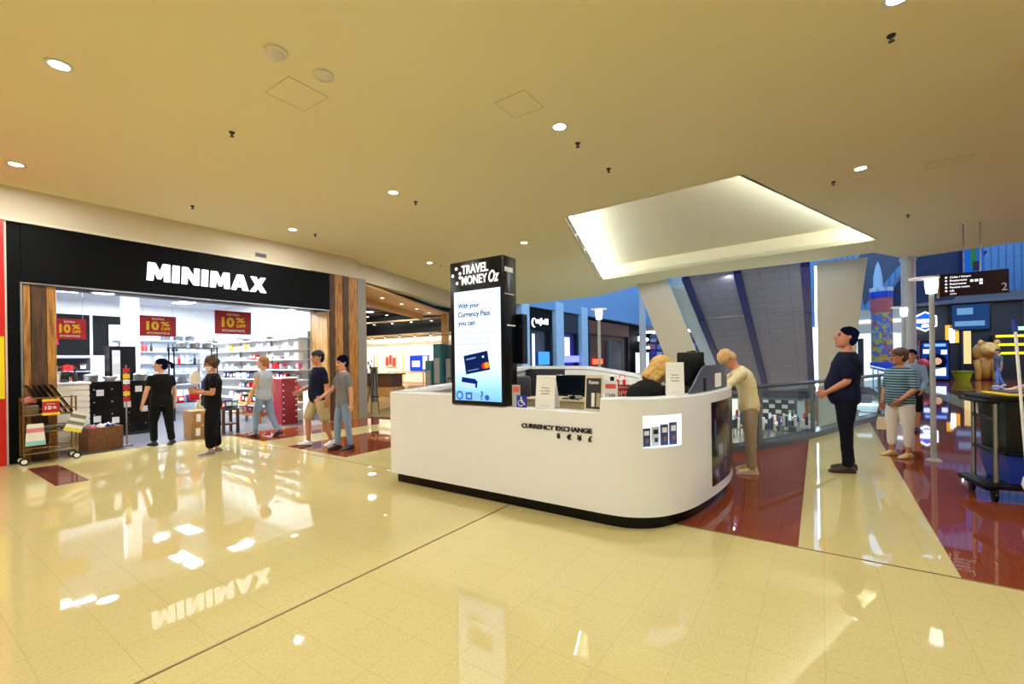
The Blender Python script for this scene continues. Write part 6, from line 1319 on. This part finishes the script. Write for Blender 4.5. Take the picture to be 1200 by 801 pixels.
# 7 elderly customer at the counter
person('elderly customer in cream cardigan and taupe trousers bending over the rounded counter', (-.8, 6.74, 0), D(198), 1.68, dict(skin=sk_red, b=1.02, lean=8, lean1=24, hpitch=34, hyaw=10, hairm=h_sandy,
    armL=((.75, .15, -.6), (.9, -.3, .2)), armR=((.75, -.15, -.6), (.9, .3, .2)), legL=((.02, .03, -1), (-.02, 0, -1), 8, 0), legR=((-.06, -.03, -1), (-.02, 0, -1), -6, 0), curl=45,
    top=dict(m=c_cream, sleeve=1.92, n='cardigan', collar=1, hem=-.09, fold=.008), bottom=dict(m=c_tan, len=.98, flare=1.12), shoe=dict(m=s_tan, sole=s_white), hair=dict(m=h_sandy, st='short', s=1.02)))
# 8 tall man
person('tall man in navy polo, dark jeans and brown shoes standing on the cream stripe', (.26, 7.45, 0), D(186), 1.88, dict(skin=sk_red, b=1.2, belly=.085, lean=-3, hpitch=-8, hyaw=12, hairm=h_dark,
    armL=((.12, .16, -1), (.72, -.34, -.52)), armR=((.1, -.18, -1), (.72, .34, -.5)), palmL=(0, -1, 0), palmR=(0, 1, 0), curl=38, legL=((.04, .03, -1), (-.04, 0, -1), 8, 0), legR=((-.06, -.02, -1), (-.06, 0, -1), -5, 0),
    top=dict(m=c_navy, sleeve=.75, n='polo_shirt', collar=1, hem=-.09, wm=1.02), bottom=dict(m=c_jeand, len=.97, n='jeans'), shoe=dict(m=s_brown), hair=dict(m=h_dark, st='short', s=.96)))
# 9 woman in striped knit
T9, i9, _ = person('woman in teal striped top, white cropped trousers and glasses standing near the balustrade', (.98, 8.9, 0), D(222), 1.6, dict(skin=sk_tan, b=1.22, belly=.05, hyaw=-22, hairm=h_brown,
    armL=((.12, .3, -1), (.62, -.32, -.65)), armR=((.02, -.24, -1), (.25, -.02, -1)), legL=((.0, .05, -1), (.0, 0, -1), 6, 0), legR=((.08, -.05, -1), (.02, 0, -1), -6, 0),
    top=dict(m=ms_, sleeve=.85, n='striped_top', hem=-.09), bottom=dict(m=c_white, len=.83, flare=1.15), shoe=dict(m=s_tan), hair=dict(m=h_brown, st='short', s=1.05), glasses=1))
w = i9[-1][2]
T = thing('handbag', 'small pale handbag hanging from the hand of the woman in the striped top', 'bag', (w.x, w.y, w.z-.3))
bm = BM(); loft(bm, [[V((sx*.075*k, sy*.035*k, z*.9)) for sx, sy in ((-1, -1), (1, -1), (1, 1), (-1, 1))] for z, k in ((-.14, 1), (-.02, 1.0), (.07, .75))]); obj('body', bm, mat('bag_cream', (216, 196, 166), .6), T, smooth=20); bm = BM(); tube(bm, [(-.07, 0, .06), (-.05, 0, .2), (0, 0, .25), (.05, 0, .2), (.07, 0, .06)], .008, 6); obj('strap', bm, mat('strap_dark', (70, 40, 40)), T)
# 10 person behind her
person('person in blue denim and dark trousers standing behind the woman in the striped top', (1.5, 12.0, 0), D(250), 1.6, dict(skin=sk_tan, b=1.0, hairm=h_dark, armL=((.1, .2, -1), (.5, -.1, -.7)), armR=((.1, -.2, -1), (.5, .1, -.7)), legL=((.15, .03, -1), (0, 0, -1), 0, 0), legR=((-.12, -.03, -1), (-.2, 0, -1), 0, 10),
    top=dict(m=c_jean, sleeve=1.9, n='jacket'), bottom=dict(m=c_blk, len=.5, n='shorts'), shoe=dict(m=s_black), hair=dict(m=h_dark, st='short')))
# 11 far walker
person('person in pale jeans and grey top walking near the golden statue far away', (6.6, 29.2, 0), D(200), 1.7, dict(skin=sk_fair, b=1.05, hairm=h_brown, legL=((.3, .03, -1), (.0, 0, -1), 0, -5), legR=((-.2, -.03, -1), (-.45, 0, -1), 0, 20), hip=.905, top=dict(m=c_grey, sleeve=.5), bottom=dict(m=mat('denim_sky', (120, 150, 206), .85), len=.95), shoe=dict(m=s_white), hair=dict(m=h_brown, st='short')))
# 12 cleaner pushing the cart, mostly outside the view
person('cleaner in pale blue shirt and dark trousers pushing the cleaning cart, only a forearm showing', (2.36, 7.82, 0), D(213), 1.74, dict(skin=skinmat('pale', (222, 176, 160)), b=1.05, lean=6, hairm=h_dark, armL=((.5, .1, -.8), (.95, .0, -.12)), armR=((.5, -.1, -.8), (.95, .05, -.12)), palmL=(0, 0, -1), palmR=(0, 0, -1), curl=40, top=dict(m=mat('shirt_pale_blue', (160, 184, 214), .85), sleeve=.7), bottom=dict(m=c_blk, len=.97), shoe=dict(m=s_black), hair=dict(m=h_dark, st='short'), legL=((.2, .03, -1), (0, 0, -1), 0, 0), legR=((-.12, -.03, -1), (-.2, 0, -1), 0, 10)))
# ================================================================ cleaning cart
T = thing('cleaning_cart', 'black cleaning cart with blue bucket and yellow trimmed bag at the edge of the view', 'cart', (1.42, 6.62, 0), yaw=.18)
bm = BM(); box(bm, 0, 1.15, 0, .55, .13, .2, 0, .03); box(bm, -.05, .06, -.02, .57, .12, .19, 0, .03); obj('base_tray', bm, m_black, T, smooth=40)
for x in (.06, 1.08):
    for y in (.05, .5):
        bm = BM(); cyl(bm, (x-.015, y, .05), (x+.015, y, .05), .05, seg=16); w = obj('caster', bm, m_black, T, smooth=60); bm = BM(); box(bm, x-.03, x+.03, y-.02, y+.02, .05, .14); obj('fork', bm, m_dark, w)
for x, y in ((.08, .06), (.08, .5), (1.08, .06), (1.08, .5)):
    bm = BM(); cyl(bm, (x, y, .18), (x, y, 1.06), .02); obj('post', bm, m_steel if x < .5 else m_black, T, smooth=60)
for z in (.5, .84):
    bm = BM(); box(bm, .065, .095, .05, .5, z, z+.04, 0, .01); obj('cross_bar', bm, m_black, T)
bm = BM(); box(bm, .02, 1.14, .0, .56, 1.04, 1.1, 0, .015); box(bm, -.03, .1, .0, .56, 1.02, 1.06, 0, .015); obj('top_rim', bm, m_black, T, smooth=40)
bm = BM(); box(bm, .16, 1.1, .03, .53, 1.1, 1.125, 0, .008); obj('lid_trim', bm, m_yellow, T)
bm = BM(); box(bm, .2, 1.06, .07, .49, 1.112, 1.14, 0, .01); obj('lid', bm, m_dark, T)
bm = BM(); loft(bm, [[V((x0, y0, z)), V((x1, y0, z)), V((x1, y1, z)), V((x0, y1, z))] for x0, x1, y0, y1, z in ((.15, 1.06, .04, .5, .52), (.14, 1.08, .02, .53, .8), (.13, 1.08, .02, .54, 1.05))]); obj('bag', bm, mat('bag_vinyl', (14, 15, 18), .4, bump=.4), T, smooth=30)
bm = BM(); loft(bm, [[V((x0, y0, z)), V((x1, y0, z)), V((x1, y1, z)), V((x0, y1, z))] for x0, x1, y0, y1, z in ((.18, 1.06, .04, .5, .2), (.12, 1.1, -.03, .54, .5))]); b = obj('bucket', bm, mat('bucket_blue', (26, 62, 176), .35), T, smooth=20)
bm = BM(); box(bm, .1, 1.12, -.05, .56, .5, .53, 0, .01); obj('bucket_rim', bm, m_black, b)
Mb = frame((0, -.005, .22), (1, 0, 0), (0, -.23, 1))
bm = BM(); prism(bm, [(.36, .02), (.5, .2), (.82, .2), (.96, .02)], 0, .006, 0, (), Mb @ Matrix.Translation((0, 0, .018))); prism(bm, [(.42, .05), (.5, .16), (.6, .16), (.52, .05)], .006, .009, 1, (), Mb @ Matrix.Translation((0, 0, .018))); prism(bm, [(.58, .05), (.66, .16), (.78, .16), (.7, .05)], .006, .009, 1, (), Mb @ Matrix.Translation((0, 0, .018))); obj('warning_label', bm, [m_yellow, m_text], b)
T = thing('mop', 'white mop handle with blue tip standing upright in the cleaning cart', 'mop', (1.64, 6.52, .24), yaw=.0)
bm = BM(); tube(bm, [(.03, .02, .05), (-.03, .06, 1.53)], .013, 10); obj('handle', bm, m_white, T, smooth=60); bm = BM(); tube(bm, [(-.03, .06, 1.52), (-.035, .06, 1.64)], .02, 10); obj('tip', bm, mat('mop_blue', (40, 60, 150), .4), T, smooth=60)
bm = BM(); tube(bm, [(.03, .02, .08), (.035, .02, .0), (.04, .0, -.05)], [.03, .05, .04], 10); obj('mop_head', bm, m_white, T, smooth=60)
# ================================================================ lights
def area(name, loc, size, power, col, rot=(0, 0, 0), shape='DISK', sy=None, spread=180):
    l = bpy.data.lights.new(name, 'AREA'); l.energy = power; l.color = col; l.shape = shape; l.size = size; l.spread = math.radians(spread)
    if sy: l.shape = 'RECTANGLE'; l.size_y = sy
    o = bpy.data.objects.new(name, l); C.objects.link(o); o.location = loc; o.rotation_euler = rot; return o
WARM = (.96, 1.0, .985); COOL = (.86, .93, 1)
DLX = [(x, y) for x, y, _ in DL]+[(-2.6, .9), (.54, .8), (-2.6, -3), (.54, -3), (-5.9, -3), (-9.3, -3), (3.9, .8), (3.9, 4.7), (3.9, 8.7), (3.9, -3), (7.3, .8), (7.3, 4.7), (7.3, 8.7), (3.9, 12.7), (7.3, 12.7), (-2.6, 17.0)]
for x, y in DLX: area('downlight_beam', (x, y, H4-.02), .15, 40 if x < 2 else 20, WARM)
for x, y in ((-12.6, 2.6), (-12.8, 4.6), (-13.0, 5.9), (-15.3, 2.9), (-15.5, 4.8)): area('shop_light', (x, y, 3.36), .3, 140, COOL, sy=.3)
for x, y in ((-22, 15.5), (-18.5, 15.5)): area('store_light', (x, y, 4.0), .6, 160, (1, .92, .78), rot=(D(35), 0, 0))
area('store_light', (-15, 11.5, 3.9), .5, 90, (1, .9, .75))
for x, y in ((-6, 30), (-2, 33), (0, 24.5), (-6, 36)): area('lower_level_fill', (x, y, -.9), .8, 160, (1, .97, .92), sy=.8)  # added fill lamps without fittings, brightening the dark lower level
for x, y in ((6, 33), (10, 33), (8, 26), (10, 20)): area('walkway_fill', (x, y, 5.1), .3, 110, (.8, .88, 1))  # unseen bluish lamps added to lift the far walkway and ceiling
w = bpy.data.worlds.new('World'); bpy.context.scene.world = w; w.use_nodes = True
nt = w.node_tree; bg = nt.nodes['Background']
sky = nt.nodes.new('ShaderNodeTexSky'); sky.sky_type = 'HOSEK_WILKIE'; sky.sun_direction = (.2, .5, .8); sky.turbidity = 2.2
nt.links.new(sky.outputs[0], bg.inputs[0]); bg.inputs[1].default_value = 9
# ================================================================ camera
cam = bpy.data.cameras.new('camera'); cam.sensor_width = 36; cam.lens = 525/1200*36; cam.shift_y = 20.5/1200; cam.clip_end = 200; cam.clip_start = .05
co = bpy.data.objects.new('camera', cam); C.objects.link(co)
hd, rl_ = math.radians(34.6), .014
fw = V((-math.sin(hd), math.cos(hd), 0)); rt = V((math.cos(hd), math.sin(hd), 0)); up = V((0, 0, 1))
cx = rt*math.cos(rl_)-up*math.sin(rl_); cy = rt*math.sin(rl_)+up*math.cos(rl_); cz = -fw
co.matrix_world = Matrix(((cx.x, cy.x, cz.x, 0), (cx.y, cy.y, cz.y, 0), (cx.z, cy.z, cz.z, 1.55), (0, 0, 0, 1)))
sc = bpy.context.scene; sc.camera = co
sc.view_settings.view_transform = 'Standard'; sc.view_settings.look = 'None'; sc.view_settings.gamma = 1; sc.view_settings.use_curve_mapping = False
sc.view_settings.exposure = .4
cy_ = sc.cycles
cy_.use_denoising = True; cy_.max_bounces = 10; cy_.diffuse_bounces = 5; cy_.glossy_bounces = 5; cy_.transparent_max_bounces = 16; cy_.sample_clamp_indirect = 6; cy_.caustics_reflective = False; cy_.caustics_refractive = False
